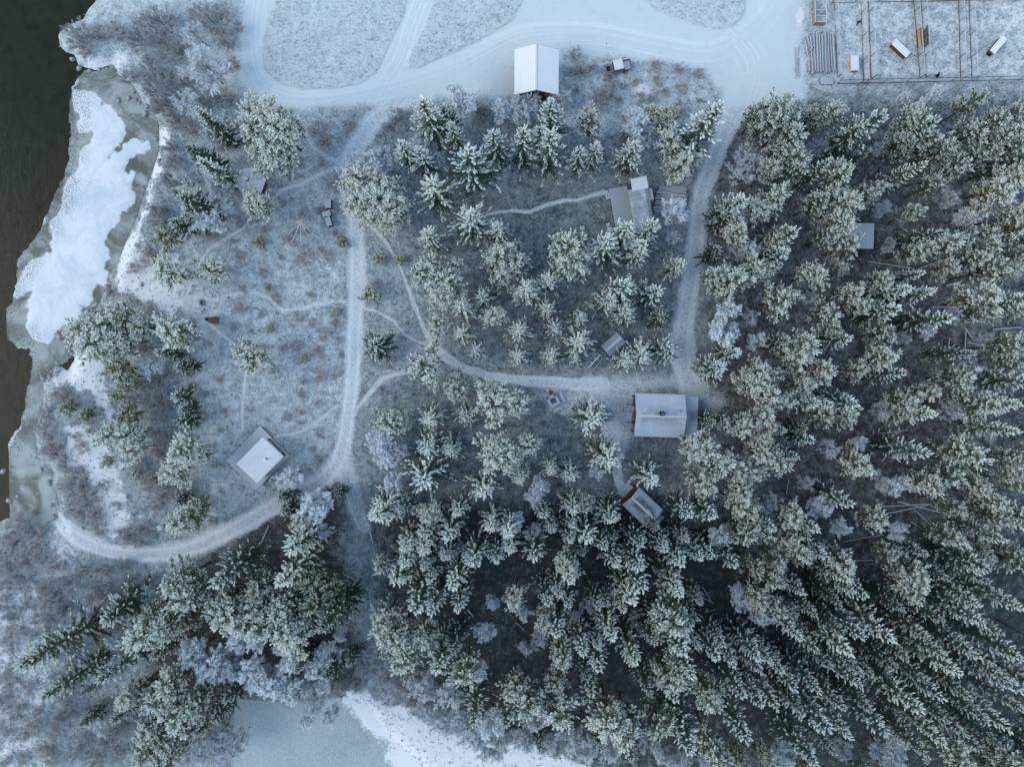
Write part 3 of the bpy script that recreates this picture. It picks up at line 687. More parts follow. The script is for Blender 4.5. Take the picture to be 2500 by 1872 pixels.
def pine_mesh(seed, H, Rm):
    r = np.random.default_rng(seed); P, D, L, Wd, Hh, fr = [], [], [], [], [], []
    bA, bB, br = [], [], []
    nl = int(r.uniform(36, 46)); ga = 2.399963
    p1, p2, z_lo = r.uniform(0, 6.28), r.uniform(0, 6.28), r.uniform(0.34, 0.48)
    for k in range(nl):
        t = (k + 0.5) / nl
        z0 = H * (z_lo + (0.96 - z_lo) * t); a = k * ga + r.normal(0, 0.3)
        lobe = 1 + 0.25 * math.sin(2 * a + p1) + 0.16 * math.sin(3 * a + p2)
        rad = Rm * lobe * math.sqrt(max(0.015, 1 - t ** 1.7)) * (0.60 + 0.40 * min(1, t / 0.3)) * r.uniform(0.55, 1.15)
        out = np.array([math.cos(a), math.sin(a), -0.05 + 0.6 * t + r.normal(0, 0.12)]); side = np.array([-math.sin(a), math.cos(a), 0.0])
        c0 = np.array([0, 0, z0]); e = c0 + out * rad
        bA.append(c0); bB.append(e); br.append(0.045)
        ns = 3 + int(rad / 0.30)
        for c in range(ns):
            s = 1.0 if c == 0 else r.uniform(0.25, 1.0)
            cp = c0 + out * rad * s
            sg = 0.0 if c == 0 else r.choice([-1, 1]) * r.uniform(0.5, 1.2)
            ax = norm(norm(out) + side * sg + UPV * r.uniform(0.0, 0.55)); sl = r.uniform(0.35, 0.75) * (0.75 + 0.35 * (1 - s))
            base = -0.10 + 0.42 * s + 0.42 * t + r.normal(0, 0.10)
            nb = 11
            for i in range(nb):
                u = (i + 0.3) / nb
                pr = norm(np.cross(ax, r.normal(0, 1, 3)))
                d = norm(ax * (0.55 + 0.6 * u) + pr * 0.75 + UPV * 0.12)
                P.append(cp + ax * sl * u); D.append(d); L.append(r.uniform(0.17, 0.28) * (1.1 - 0.3 * u)); w = r.uniform(0.045, 0.075); Wd.append(w); Hh.append(w * 0.85)
                fr.append(base + 0.30 * u + 0.20 * d[2] + r.normal(0, 0.08))
            P.append(cp + ax * sl * 0.85); D.append(ax); L.append(0.26); Wd.append(0.07); Hh.append(0.06); fr.append(base + 0.45)
    a = lambda v: np.array(v, float)
    V, F, f = join([spindles(a(P), a(D), a(L), a(Wd), a(Hh), a(fr)), prisms(a(bA), a(bB), a(br), a(br) * 0.4, np.full(len(br), -0.2))])
    return mesh_np('pine_crown', V, F, dict(frost=f), M_PIN)
def grow(r, P, D, L, rad, curl, up, fr, nseg=2):
    segs = []; pts = [P]; d = norm(D)
    for i in range(nseg):
        q = pts[-1] + d * (L / nseg)[:, None]
        segs.append((pts[-1], q, rad * (1 - 0.5 * i / nseg), rad * (1 - 0.5 * (i + 1) / nseg), np.full(len(P), fr)))
        pts.append(q); d = norm(d + r.normal(0, curl, d.shape) + UPV * up)
    return segs, pts, d
def spawn(r, pts, d, L, rad, n, tmin, spread, up, ratio, rr):
    k = len(L); idx = np.repeat(np.arange(k), n); t = r.uniform(tmin, 1.0, k * n)
    seg = np.minimum((t * (len(pts) - 1)).astype(int), len(pts) - 2); loc = t * (len(pts) - 1) - seg
    A = np.stack(pts, 0); P = A[seg, idx] * (1 - loc)[:, None] + A[seg + 1, idx] * loc[:, None]
    dd = norm(A[seg + 1, idx] - A[seg, idx]); pr = norm(np.cross(dd, r.normal(0, 1, dd.shape)))
    D = norm(dd + pr * spread + UPV * up)
    return P, D, L[idx] * ratio * (1.15 - 0.55 * t) * r.uniform(0.7, 1.25, k * n), np.maximum(rad[idx] * rr, 0.009)
def bare_mesh(seed, H, Rm, stems=1, rime=0.026, nl=26):
    r = np.random.default_rng(seed); allseg = []
    one = lambda v: np.array([v], float)
    if stems == 1:
        P = one([0, 0, H * 0.25]); D = one([r.normal(0, .06), r.normal(0, .06), 1]); L = one(H * 0.62)[:, 0] if False else np.array([H * 0.62]); rad = np.array([0.08])
        s, pts, d = grow(r, P, D, L, rad, 0.08, 0.05, 0.1, 4); allseg += s
        P1, D1, L1, r1 = spawn(r, pts, d, L, rad, nl, 0.0, 1.25, 0.25, 1.0, 0.5)
        t = np.clip((P1[:, 2] - H * 0.25) / (H * 0.62), 0, 1)
        L1 = Rm * np.sqrt(np.clip(1.02 - t ** 1.6, 0.05, 1)) * (0.55 + 0.45 * np.minimum(1, t / 0.25)) * r.uniform(0.65, 1.1, len(t))
    else:
        a = r.uniform(0, 6.28, stems); rr = r.uniform(0.05, 0.35, stems) * Rm
        P1 = np.stack([np.cos(a) * rr, np.sin(a) * rr, np.zeros(stems)], 1)
        D1 = np.stack([np.cos(a) * r.uniform(.25, 1.15, stems), np.sin(a) * r.uniform(.25, 1.15, stems), np.ones(stems)], 1)
        L1 = r.uniform(0.6, 1.0, stems) * math.hypot(H, Rm * 0.7) * 0.85; r1 = np.full(stems, 0.028)
    s, pts, d = grow(r, P1, D1, L1, r1, 0.16, 0.10, 0.2, 3); allseg += s
    P2, D2, L2, r2 = spawn(r, pts, d, L1, r1, 9 if stems == 1 else 8, 0.25, 0.75, 0.12, 0.46, 0.6)
    s, pts, d = grow(r, P2, D2, L2, r2, 0.18, 0.06, 0.45, 2); allseg += s
    P3, D3, L3, r3 = spawn(r, pts, d, L2, r2, 13 if stems == 1 else 12, 0.15, 0.85, 0.08, 0.5, 0.8)
    s, pts, d = grow(r, P3, D3, np.clip(L3, 0.16, 0.6), np.full(len(L3), rime if stems == 1 else 0.015), 0.2, 0.02, 0.8, 1); allseg += s
    V, F, f = join([prisms(*q) for q in allseg])
    return mesh_np('bare_crown', V, F, dict(frost=f), M_BARE)
def trunk_mesh(H, top, rad):
    mb = MB(); n = 6; pts = [(0, 0, -0.4), (0, 0, 0.25)] + [(math.sin(i * 1.7) * 0.03, math.cos(i * 2.1) * 0.03, 0.25 + (H * top - 0.25) * i / n) for i in range(1, n + 1)]
    rs = [rad * 1.5, rad] + [rad * (1 - 0.85 * i / n) for i in range(1, n + 1)]
    me = None
    vs = []; fs = []
    for p, q in zip(pts, rs):
        for k in range(8): vs.append((p[0] + q * math.cos(k * .7854), p[1] + q * math.sin(k * .7854), p[2]))
    for i in range(len(pts) - 1):
        for k in range(8): fs.append([i * 8 + k, i * 8 + (k + 1) % 8, i * 8 + 8 + (k + 1) % 8, i * 8 + 8 + k])
    return mesh_np('trunk', np.array(vs), np.array(fs), None, M_BARK, True)
SPW = [spruce_mesh(100 + i, 9.0, 2.1, 0.66 + 0.05 * i) for i in range(8)]
SPN = [spruce_mesh(200 + i, 11.0, 1.65, 0.70 + 0.05 * i) for i in range(8)]
PNM = [pine_mesh(300 + i, 9.0, 2.0) for i in range(8)]
BRM = [bare_mesh(400 + i, 7.0, 2.2) for i in range(7)]
BRW = [bare_mesh(450 + i, 7.0, 2.2, 1, 0.040, 34) for i in range(5)]
SHM = [bare_mesh(500 + i, 2.2, 1.8, 20) for i in range(6)]
T_SPW, T_SPN, T_PN, T_BR = trunk_mesh(9.0, 0.98, 0.13), trunk_mesh(11.0, 0.98, 0.13), trunk_mesh(9.0, 0.93, 0.15), trunk_mesh(7.0, 0.5, 0.09)

# ------------------------------------------------------------------ plants: survey  x,y,radius,kind,height per tile (i,j)
# S spruce  s dark spruce  P pine  O olive pine  W white birch  B frosted bare tree  G grey-brown bush  b brown shrub
TREES = {
(0,0): "1690 985 95 s 12;1590 1240 85 s 11;1690 1390 90 S 12;1480 1640 80 s 9;1760 560 220 B 9;1640 250 120 B 7;1850 180 170 G 7;1700 100 130 G 7;1400 200 190 G 8;1230 180 130 G 6;1420 420 170 G 8;1180 330 150 G 5;1000 260 130 G 4;850 300 130 G 4;690 270 110 G 4;610 340 90 G 4;730 410 110 G 4;570 240 70 G 3;1250 600 150 G 6;1080 640 100 G 4;1400 640 130 G 6;1300 760 120 G 5;1560 860 140 B 7;1400 920 120 G 5;1480 780 120 G 6;1790 1170 110 B 6;1880 820 110 G 5;1640 1090 110 b 4;1500 1050 110 b 4;1950 1000 100 B 5;1420 1240 90 G 4;1480 1400 120 b 4;1600 1560 120 B 6;1450 1560 90 G 5;1860 1600 130 B 7;2000 560 90 G 4;1960 330 110 G 5;1560 420 110 G 5;2050 220 70 G 4;1900 60 90 G 4;1330 300 110 G 5;1600 700 110 G 6;1700 880 100 G 5;1330 900 90 b 4;2000 860 90 b 3;1900 1250 90 G 4",
(1,0): "-30 980 140 P 13;90 1010 150 P 14;190 1110 150 P 14;-10 1150 150 P 14;130 1250 150 P 13;50 1330 115 P 12;230 1320 105 P 10;320 1080 70 p 8;1450 870 150 S 14;1620 930 100 s 9;1690 1080 95 S 10;1250 1220 95 S 11;1380 1280 95 S 11;1840 1340 185 S 12;2070 1120 120 S 12;1490 1580 150 S 11;870 1540 130 P 10;1080 1600 120 P 10;1750 850 140 W 8;2110 940 90 W 7;1450 1210 120 B 6;1900 930 60 G 4;1960 990 110 G 4;870 1430 110 W 5;1030 1390 130 W 6;1150 1340 100 B 6;1560 1340 90 B 5;790 1080 90 b 2;540 1110 110 b 2.5;1180 1080 110 b 3;600 1220 90 b 2.5;650 1560 90 b 2;1230 990 80 G 3",
(2,0): "80 1140 120 S 13;350 1190 130 S 13;270 1080 95 S 11;380 910 110 S 13;670 1040 110 P 9;600 1280 85 S 10;740 1250 90 S 10;1060 1230 115 S 11;1310 1000 95 O 9;1370 1220 120 P 9;1480 1400 115 P 8;1780 920 150 S 17;60 900 130 B 7;130 960 110 B 6;170 870 100 B 5;1100 1030 130 W 7;1190 1080 90 B 6;760 860 120 G 6;590 620 90 b 3;560 460 80 G 3;440 840 80 B 4;860 780 80 G 4;380 850 80 B 5;1150 1180 100 B 5;690 560 60 b 2;840 700 80 b 2;1250 570 70 b 1.5;1450 590 70 b 1.5;1600 640 70 b 1.5;980 1180 80 G 3;2080 1300 140 B 8;1980 1480 130 B 7;2130 1450 120 B 7;940 1420 60 G 3",
(3,0): "-60 980 110 P 12;90 950 130 P 14;10 1080 110 P 13;150 1080 120 P 13;280 980 75 P 11;390 1040 80 P 10;560 970 100 P 12;1010 990 150 S 17;830 1080 90 s 13;1290 1040 110 P 14;1500 1010 95 S 15;1800 880 85 P 14;1770 1140 100 P 13;1950 1060 100 P 13;2160 970 90 P 14;1400 1210 95 P 13;1540 1290 85 P 13;220 1190 115 P 13;130 1330 100 P 12;250 1410 115 P 12;570 1390 65 S 14;640 1510 105 P 14;920 1600 80 P 13;1380 1400 75 S 15;1640 1440 95 P 13;1780 1360 80 P 12;2090 1150 90 P 14;2190 1210 80 P 14;2110 1290 95 P 13;1930 1330 80 P 13;2110 1560 110 P 14;2210 1480 90 P 14;1450 1590 80 P 11;1170 1230 90 P 11;2000 1200 90 P 13;1490 800 75 W 8;1320 890 55 W 8;1700 840 50 W 8;1220 830 45 W 7;430 1270 100 B 6;520 1250 80 B 5;1000 1260 80 B 6;1640 1220 70 s 11;880 1290 70 s 9;30 1450 80 P 11",
(0,1): "1560 40 130 s 10;1580 200 80 s 7;1830 180 180 B 9;1820 340 110 b 3;1350 130 120 G 5;1330 230 100 b 3;1410 380 85 O 8;1410 690 120 P 9;1790 670 115 P 6;1230 480 100 b 3;1280 590 110 b 3;1330 520 100 b 3;740 1180 140 P 11;900 1140 140 P 11;830 1310 170 P 11;1000 1280 130 P 10;1060 1120 100 O 10;1200 1190 100 P 9;960 1400 90 P 9;1490 1220 150 P 10;1300 1210 60 P 5;1370 1390 80 s 6;1300 1500 140 B 5;1530 1510 80 s 5;1010 1530 95 O 7;1080 1600 80 O 7;2150 1430 130 P 8;1050 940 110 b 2;1290 1020 100 b 2;940 870 60 b 2;1220 1310 100 b 3;1100 1350 80 b 3;850 1040 70 b 2;1450 1580 80 G 4;2180 110 105 P 7;1480 250 90 s 6;1640 1140 80 b 1.5;1160 650 80 b 2;1150 1640 90 G 3;1340 1620 80 G 3",
(1,1): "30 100 105 P 7;1830 200 145 S 10;1460 340 100 S 11;2090 290 95 S 9;1490 680 130 P 10;1630 760 130 P 10;1700 650 80 P 8;1580 890 100 P 9;2100 570 125 P 10;2140 720 90 P 7;1950 890 85 S 6;1770 980 100 S 7;2050 1070 85 P 6;1570 1150 95 P 6;1760 1230 85 S 6;1890 1370 78 S 5;880 80 140 P 10;1000 20 120 P 11;1090 90 140 P 11;1190 180 115 P 10;980 180 100 P 9;1100 240 90 P 8;740 430 50 O 1.5;1060 570 50 O 1.5;1240 590 40 O 1.2;985 890 75 O 3;1020 810 60 G 2;1010 1340 120 s 5;670 1040 40 O 1.2;110 1180 35 O 1;100 830 30 O 1;1460 1490 150 P 8;1730 1640 85 P 5;420 560 110 b 1.5;270 430 80 b 1.2;570 1230 80 b 1.2;330 1330 90 b 1.2;520 1400 90 b 1.5;520 1580 100 b 1.5;400 1440 40 O 1;1130 1450 90 b 1.5;1330 240 80 b 2;1430 700 70 b 1.5;30 440 50 O 1.5;180 920 80 b 1;620 560 70 b 1",
(2,1): "490 470 150 P 12;560 600 130 P 10;440 640 110 P 9;310 750 95 S 8;120 830 110 S 7;20 620 110 P 9;310 1000 80 S 5;60 1190 95 S 5;370 1170 85 S 5;600 1080 80 S 6;600 1290 115 S 7;340 1420 80 S 5;60 1430 80 S 5;540 1440 70 S 4;840 410 135 S 12;1000 300 105 S 12;1230 290 112 S 12;1160 460 95 S 11;1450 170 120 W 11;1400 390 55 W 5;1470 610 95 S 8;980 810 135 S 11;840 930 95 S 9;1010 1040 92 S 8;1250 860 112 S 10;2000 30 115 S 12;2120 150 100 P 11;1940 330 100 P 10;2000 190 100 B 8;2070 480 90 W 8;1960 520 90 B 7;1780 720 95 P 11;1910 740 135 P 12;2140 680 95 P 11;1880 1010 105 W 8;1890 1180 135 W 8;1150 1390 110 S 7;990 1440 92 S 6;1370 1370 115 S 7;1940 1380 85 S 9;1820 1530 112 S 9;2160 1540 110 P 10;200 1090 70 G 2;1300 1070 90 s 4;1800 500 80 s 7;1900 180 100 s 8",
(3,1): "80 50 115 P 13;430 90 95 P 12;580 30 95 P 13;690 90 100 P 14;870 20 80 P 13;240 340 105 S 13;150 530 92 S 12;70 420 80 P 11;-20 670 80 P 11;650 290 115 P 13;700 470 100 P 12;540 370 95 P 12;1270 180 72 P 10;1600 30 100 B 9;1770 190 92 W 9;2010 30 130 P 14;2180 170 90 P 14;2120 320 120 P 14;1560 320 80 S 13;1540 450 110 P 14;1690 440 85 P 13;1850 380 85 P 13;1280 500 92 P 11;1940 500 82 P 13;2160 560 80 P 13;1790 590 82 P 13;1580 680 78 P 11;1960 680 105 P 14;2090 660 80 P 13;1360 700 62 S 11;1230 820 82 S 13;1420 870 85 S 13;990 770 88 P 12;610 670 65 P 10;410 710 92 P 12;110 930 120 P 12;210 900 80 P 11;380 900 62 B 8;740 870 85 P 11;820 990 75 P 11;530 1050 105 P 11;570 1190 75 P 10;1120 1030 92 S 12;1580 1090 100 S 14;1660 1040 70 B 10;1900 920 130 P 14;1860 1040 90 P 13;2130 1000 85 P 13;1000 1230 92 P 12;700 1280 85 S 12;340 1330 112 P 13;280 1420 90 P 12;1000 1420 105 P 12;490 1540 92 P 12;790 1540 82 P 11;1160 1570 80 S 12;300 1630 80 P 11;60 1590 75 P 10;2110 1340 105 P 14;1800 1390 70 S 12;1830 1520 82 B 9;1700 1620 112 P 13;2150 1450 82 P 13;1930 1260 52 B 7;1440 1440 0 x 0;180 1290 80 s 10;1700 930 0 x 0",
(0,2): "950 470 115 P 9;1080 440 110 P 9;1130 570 110 P 8;1090 260 95 O 6;1050 20 60 O 5;1000 100 55 O 4;590 200 65 O 3;740 270 60 O 3;920 680 50 O 2.5;1580 590 130 P 10;1700 640 85 P 8;1500 770 112 P 7;1540 330 90 s 5;1560 1190 120 P 9;1690 1100 105 O 7;1850 1180 60 G 3;1160 780 45 O 2;480 60 110 b 2;570 150 110 b 2;400 270 110 b 2;360 400 110 b 2;440 500 110 b 2;390 620 110 b 2;490 600 110 b 2;560 720 110 b 2.5;640 800 110 b 2.5;620 960 110 b 2.5;720 900 110 b 2.5;760 1040 110 b 2.5;820 1150 110 b 2.5;850 1250 100 b 2.5;700 1120 110 b 2.5;600 1080 90 b 2;540 880 90 b 2;180 1190 120 b 3;80 1250 120 b 3;260 1270 110 b 3;120 1400 120 b 3;300 1420 120 b 3;60 1550 120 b 3;220 1540 120 b 3;470 1560 110 b 2.5;1140 1330 130 b 3;1230 1270 110 b 3;1230 800 110 b 3;1180 700 100 b 3;1300 880 110 b 3;1350 800 110 G 4;1430 950 110 G 4;1600 980 110 G 4;1650 880 90 G 4;1520 1020 70 s 4;1350 300 110 b 3;1250 420 100 b 3;1450 450 110 G 3;1350 560 110 b 3;1400 650 110 b 3;800 380 80 b 2;700 560 80 b 2;1150 30 100 G 4;1300 60 110 G 4;1400 180 100 G 4;1250 160 100 b 3;1100 150 80 b 3;1500 120 90 s 5;1560 240 80 s 5;1330 1050 80 b 2;1040 1320 100 b 3;1740 1010 80 G 3;900 880 70 b 1.5;1000 1060 70 b 1.5;660 460 60 b 1.5",
(1,2): "1720 50 98 P 7;2060 190 155 P 10;1990 60 90 P 9;1800 290 90 S 6;1470 310 95 S 7;1140 340 115 P 8;1290 310 60 P 5;1070 510 120 W 6;1130 650 105 W 5;1450 560 120 S 9;1670 590 92 S 7;2060 640 145 P 11;2090 520 90 P 10;1430 830 175 S 10;1170 870 95 W 5;1940 930 128 S 10;1040 1160 132 S 12;1240 1110 82 S 9;1490 1140 92 P 11;1730 1130 88 S 10;1430 1310 88 S 11;1640 1320 102 S 12;1250 1430 85 S 12;1420 1440 88 S 12;1270 1560 85 S 12;1090 1590 65 P 11;1630 1520 70 S 10;2020 1260 92 S 11;2170 1320 85 S 12;1880 1560 115 S 12;2070 1500 85 S 11;2190 1470 75 S 11;1420 1600 65 S 11;280 840 110 W 4;500 1090 150 W 8;370 1210 75 P 7;300 1430 142 S 12;620 940 90 G 5;1830 1440 60 B 6;1230 560 90 B 5;560 1010 60 s 6;700 960 60 s 4;200 1000 80 s 6;560 1280 90 B 4;1860 790 60 b 1;1090 60 60 b 1.5;230 1110 80 s 5;1330 700 60 b 1",
(2,2): "40 190 95 P 9;110 540 105 P 9;10 670 70 P 8;710 300 135 S 9;330 750 78 S 7;520 800 82 S 8;840 660 132 S 9;1220 850 112 S 10;70 820 78 S 8;260 890 78 W 5;200 1010 95 W 5;190 1280 82 W 5;30 1200 80 W 5;270 1140 68 S 9;340 1260 62 S 9;530 1120 88 S 11;650 1070 72 P 11;520 1230 62 S 10;880 1160 98 S 11;500 1350 78 S 10;660 1360 122 S 12;790 1440 72 S 11;1110 1390 92 S 11;200 1510 112 S 12;490 1580 108 P 12;900 1560 102 S 13;1120 1580 122 S 13;1340 1440 82 S 11;1470 1560 92 S 12;1510 1350 58 S 9;1660 580 130 P 12;1580 530 90 P 11;1850 680 122 P 12;1640 860 112 P 11;1960 780 82 P 11;2080 780 92 P 11;2010 360 90 P 11;2170 280 105 P 11;2090 20 115 P 11;2150 610 92 P 12;1990 930 85 P 12;1560 1150 92 S 12;1760 1150 112 S 12;1950 1030 92 P 12;2070 1110 82 P 12;1810 1330 102 W 9;2020 1320 102 P 13;2160 1290 85 P 13;1640 1500 78 S 11;1740 1500 78 S 11;1930 1560 98 S 12;2100 1600 72 P 12;2200 1120 60 W 8;720 790 60 W 4;1880 360 80 s 10;1720 340 70 s 8;620 1480 60 s 9;900 1340 60 s 8;1250 1250 60 s 8;1050 1210 0 x 0;2180 460 70 P 11",
(3,2): "30 90 105 P 12;160 150 85 P 12;340 20 92 P 12;440 190 80 S 12;780 190 92 S 13;490 280 92 P 12;690 280 82 P 12;30 370 62 P 11;140 410 62 S 9;400 500 72 S 11;580 190 75 S 12;1360 90 85 P 13;1180 180 100 P 12;1440 270 92 S 13;1850 190 112 P 14;1640 230 112 B 9;2180 180 92 S 15;2150 420 82 S 14;1370 610 112 S 14;1740 590 132 P 14;70 670 115 P 13;240 640 65 S 12;800 700 105 P 12;1580 820 105 P 14;1420 870 100 P 13;1830 890 85 P 13;1940 1010 90 P 13;2110 660 95 P 14;2200 870 75 P 14;2140 780 70 P 13;1170 930 92 W 9;490 1060 105 W 9;720 1030 95 S 12;930 1160 92 P 12;1620 1060 78 P 12;1290 960 0 x 0;200 1170 105 P 12;60 1260 82 S 12;440 1270 78 S 12;650 1260 82 W 7;1180 1310 85 W 8;1600 1340 85 P 13;1680 1420 82 W 9;2050 1350 75 S 13;1850 1450 75 P 12;2160 1170 85 P 13;1990 1170 80 P 13;1070 1480 78 P 11;1360 1480 65 S 11;260 1460 100 P 13;200 1350 80 P 12;640 1560 112 P 13;470 1480 85 S 12;1290 1610 112 P 13;1120 1620 55 P 11;1900 1600 110 S 14;1760 1560 90 P 13;2190 1480 65 P 13;100 1540 75 P 12;560 560 100 B 7;830 520 60 W 7;1010 230 100 B 7;330 1340 70 s 11;1480 0 x 0;780 880 0 x 0;60 1040 90 B 8;340 400 70 s 8",
(0,3): "190 780 170 s 18;390 1050 120 s 15;870 890 125 S 15;700 1290 70 s 6;960 1270 80 s 11;690 1050 45 s 6;1240 520 160 P 15;1450 480 110 P 14;1520 70 140 P 15;1620 200 150 P 15;1820 60 130 S 16;2000 350 150 P 16;1920 260 130 P 15;2130 400 140 P 16;1380 1050 130 P 14;1480 950 130 P 14;1560 1210 150 P 14;1660 1150 110 P 13;1110 1050 105 P 13;1300 1330 110 P 13;1430 1420 120 P 13;1260 1540 115 O 13;1400 1620 120 P 13;1340 340 120 O 12;1650 380 90 O 12;900 360 150 s 12;1250 200 110 B 6;980 590 90 B 6;1640 700 150 W 10;1790 840 150 W 10;2080 620 160 W 10;2150 880 150 W 9;1950 760 130 B 9;1700 1560 150 B 8;1900 1600 150 B 8;1850 1430 120 B 7;800 1620 120 G 5;920 1440 120 G 5;1050 1340 110 G 5;600 1560 110 G 4;420 1600 100 b 3;700 1450 110 G 4;560 1200 110 G 4;780 1180 110 G 5;450 1380 100 b 3;300 1300 90 b 3;1000 1560 120 G 5;600 80 120 G 4;760 150 130 G 5;900 120 120 G 5;1060 170 110 G 5;1150 260 90 G 5;380 130 100 b 3;200 90 100 b 3;80 60 100 b 3;450 260 110 b 3;560 300 110 G 4;330 380 100 b 3;180 260 90 b 2.5;480 900 100 G 4;380 480 90 b 3;620 950 80 G 4;1080 640 80 G 5;1850 1240 90 s 8;1950 1080 90 s 8;1700 1380 80 s 9;2050 1450 100 B 6;1300 700 100 s 9;1050 1150 70 s 10;1130 60 110 G 4;1300 60 90 b 3;1980 180 120 O 13",
(1,3): "90 430 145 P 17;300 480 160 P 17;420 500 110 P 16;220 290 140 P 16;60 250 120 P 15;200 60 115 S 15;30 90 110 P 14;600 430 130 s 16;520 240 120 O 14;700 520 80 B 9;680 280 90 O 12;480 60 110 O 11;640 110 90 O 11;1200 60 122 S 13;1490 50 65 S 12;1700 120 95 S 14;1730 300 75 S 13;1350 310 112 S 15;1510 300 92 S 14;1100 400 120 P 15;1230 540 130 P 15;1290 690 140 P 15;1330 860 60 P 13;1430 550 115 P 14;1560 850 125 S 15;1800 870 125 P 15;1930 860 85 W 9;1980 510 92 W 7;2040 250 62 W 6;220 700 150 W 9;500 790 115 W 8;650 690 130 B 8;80 920 150 W 9;260 1010 125 W 9;440 1010 55 W 9;550 970 70 W 8;510 1160 65 W 10;640 1240 78 W 10;430 1270 80 W 10;1430 1020 130 B 7;1650 1080 150 B 7;1870 1260 90 s 14;2030 1280 112 W 8;2150 1310 80 s 12;1600 1330 120 B 6;1850 1450 150 B 6;2080 1490 120 B 7;1350 1100 90 G 4;1250 960 80 G 3;1130 880 90 b 3;950 830 90 b 2;930 620 40 O 1;340 820 90 s 10;620 880 80 s 8;1680 660 90 s 12;1430 1200 90 B 4;1750 1240 110 B 6;800 760 70 s 6;1960 1560 90 B 6;1500 900 80 B 5;870 950 70 b 2",
(2,3): "40 200 85 P 13;510 40 82 S 13;400 180 68 S 13;310 270 80 S 13;270 390 75 P 12;400 530 98 S 14;440 710 105 P 13;520 260 70 S 12;740 300 60 S 11;830 270 60 S 10;100 340 62 W 6;640 280 62 B 6;880 140 60 B 6;540 370 60 B 5;1130 90 125 S 14;1040 240 98 S 14;970 290 65 S 12;1400 380 152 P 16;1470 160 95 S 14;1570 370 62 S 9;1280 460 70 S 11;870 560 92 S 14;640 690 85 S 14;750 640 65 S 12;780 840 98 S 14;1060 750 115 S 14;1480 670 118 S 15;1600 640 55 S 13;1380 870 118 P 15;1800 740 85 S 14;1960 750 75 S 14;1830 600 70 S 13;2140 700 85 S 14;2150 840 75 S 14;2000 240 92 W 8;1980 160 70 W 7;2140 220 82 P 12;2150 360 85 W 9;1700 1050 112 P 16;1570 880 95 S 15;1960 1040 92 S 15;2150 1130 88 S 15;110 1120 150 P 15;20 1000 90 P 14;400 1200 150 P 15;700 1040 70 s 13;850 1270 170 P 16;1020 1340 150 P 16;1270 1280 130 P 16;1540 1470 155 S 17;1760 1520 130 P 16;2030 1430 112 S 16;1990 1610 75 P 13;2180 1610 85 P 14;230 1270 120 B 8;100 1450 110 B 8;500 1420 130 B 8;620 1400 100 B 8;900 1520 130 B 8;1200 1500 110 B 8;650 1590 120 B 7;1500 1620 100 B 7;1050 370 52 B 6;1120 460 50 B 6;1430 1060 90 S 14;330 1480 90 B 7;1050 1580 90 s 10;760 1500 80 s 9;1350 1600 80 B 7;1700 1640 80 B 6;240 1520 60 s 8;1180 1000 80 s 13;640 900 70 s 12;250 560 90 B 5;150 640 90 B 5;1250 580 80 s 12;1650 240 60 s 9",
(3,3): "60 40 92 P 13;310 150 75 S 12;690 60 80 S 13;840 210 92 S 14;720 100 75 S 13;80 260 100 P 13;190 320 70 P 12;20 370 72 W 8;1250 110 125 P 13;1830 250 85 S 13;1860 400 102 S 16;280 530 75 S 15;850 550 102 S 16;1030 530 115 S 16;710 680 108 S 16;140 810 75 S 14;230 990 82 S 15;450 1010 88 S 16;810 850 65 S 14;770 950 92 S 16;900 890 65 S 14;20 740 70 S 14;90 1130 82 S 15;500 1340 125 S 17;730 1400 85 S 15;1000 1340 112 S 16;1300 1200 112 S 17;1490 1070 92 S 16;1640 840 105 S 17;1540 700 80 S 15;1810 690 92 S 16;2170 690 112 S 16;2170 1030 112 S 18;2060 880 80 S 16;1890 1260 92 S 16;2090 1320 105 S 17;2210 1190 75 S 16;2210 300 85 S 14;1180 1430 85 W 9;1090 1600 132 W 10;1650 1560 135 P 17;1500 1440 90 S 15;2100 1630 130 P 16;380 1610 105 S 15;150 1590 100 W 9;700 1560 92 B 8;60 1640 80 W 9;420 660 70 s 14;620 480 80 s 14;540 810 70 s 14;1120 820 80 s 14;1330 900 80 s 15;1750 1050 80 s 15;1560 1250 80 s 15;1700 1400 80 s 15;1980 1450 80 s 15;300 1180 70 s 14;640 1160 80 s 14;1150 300 80 s 12;1500 400 80 s 14;1400 560 80 s 14;2030 500 80 s 14;420 330 70 s 13;600 230 70 s 12;1900 60 70 s 12;560 1520 70 s 13;900 1180 70 s 14;1250 700 70 s 14;1350 1560 90 s 14;1850 1500 80 s 14",
}
KIND = {'S': ('spruce_tree', 'spruce', 'spruce'), 's': ('spruce_tree', 'spruce', 'spruce'), 'P': ('pine_tree', 'pine', 'pine'), 'p': ('pine_tree', 'pine', 'pine'), 'O': ('pine_tree', 'pine', 'pine'), 'W': ('birch_tree', 'birch', 'birch'), 'B': ('bare_tree', 'bare tree', 'tree'), 'G': ('bare_bush', 'bush', 'bush'), 'b': ('heath_shrub', 'shrub', 'shrub')}
PLANTED = []
cnt = 0
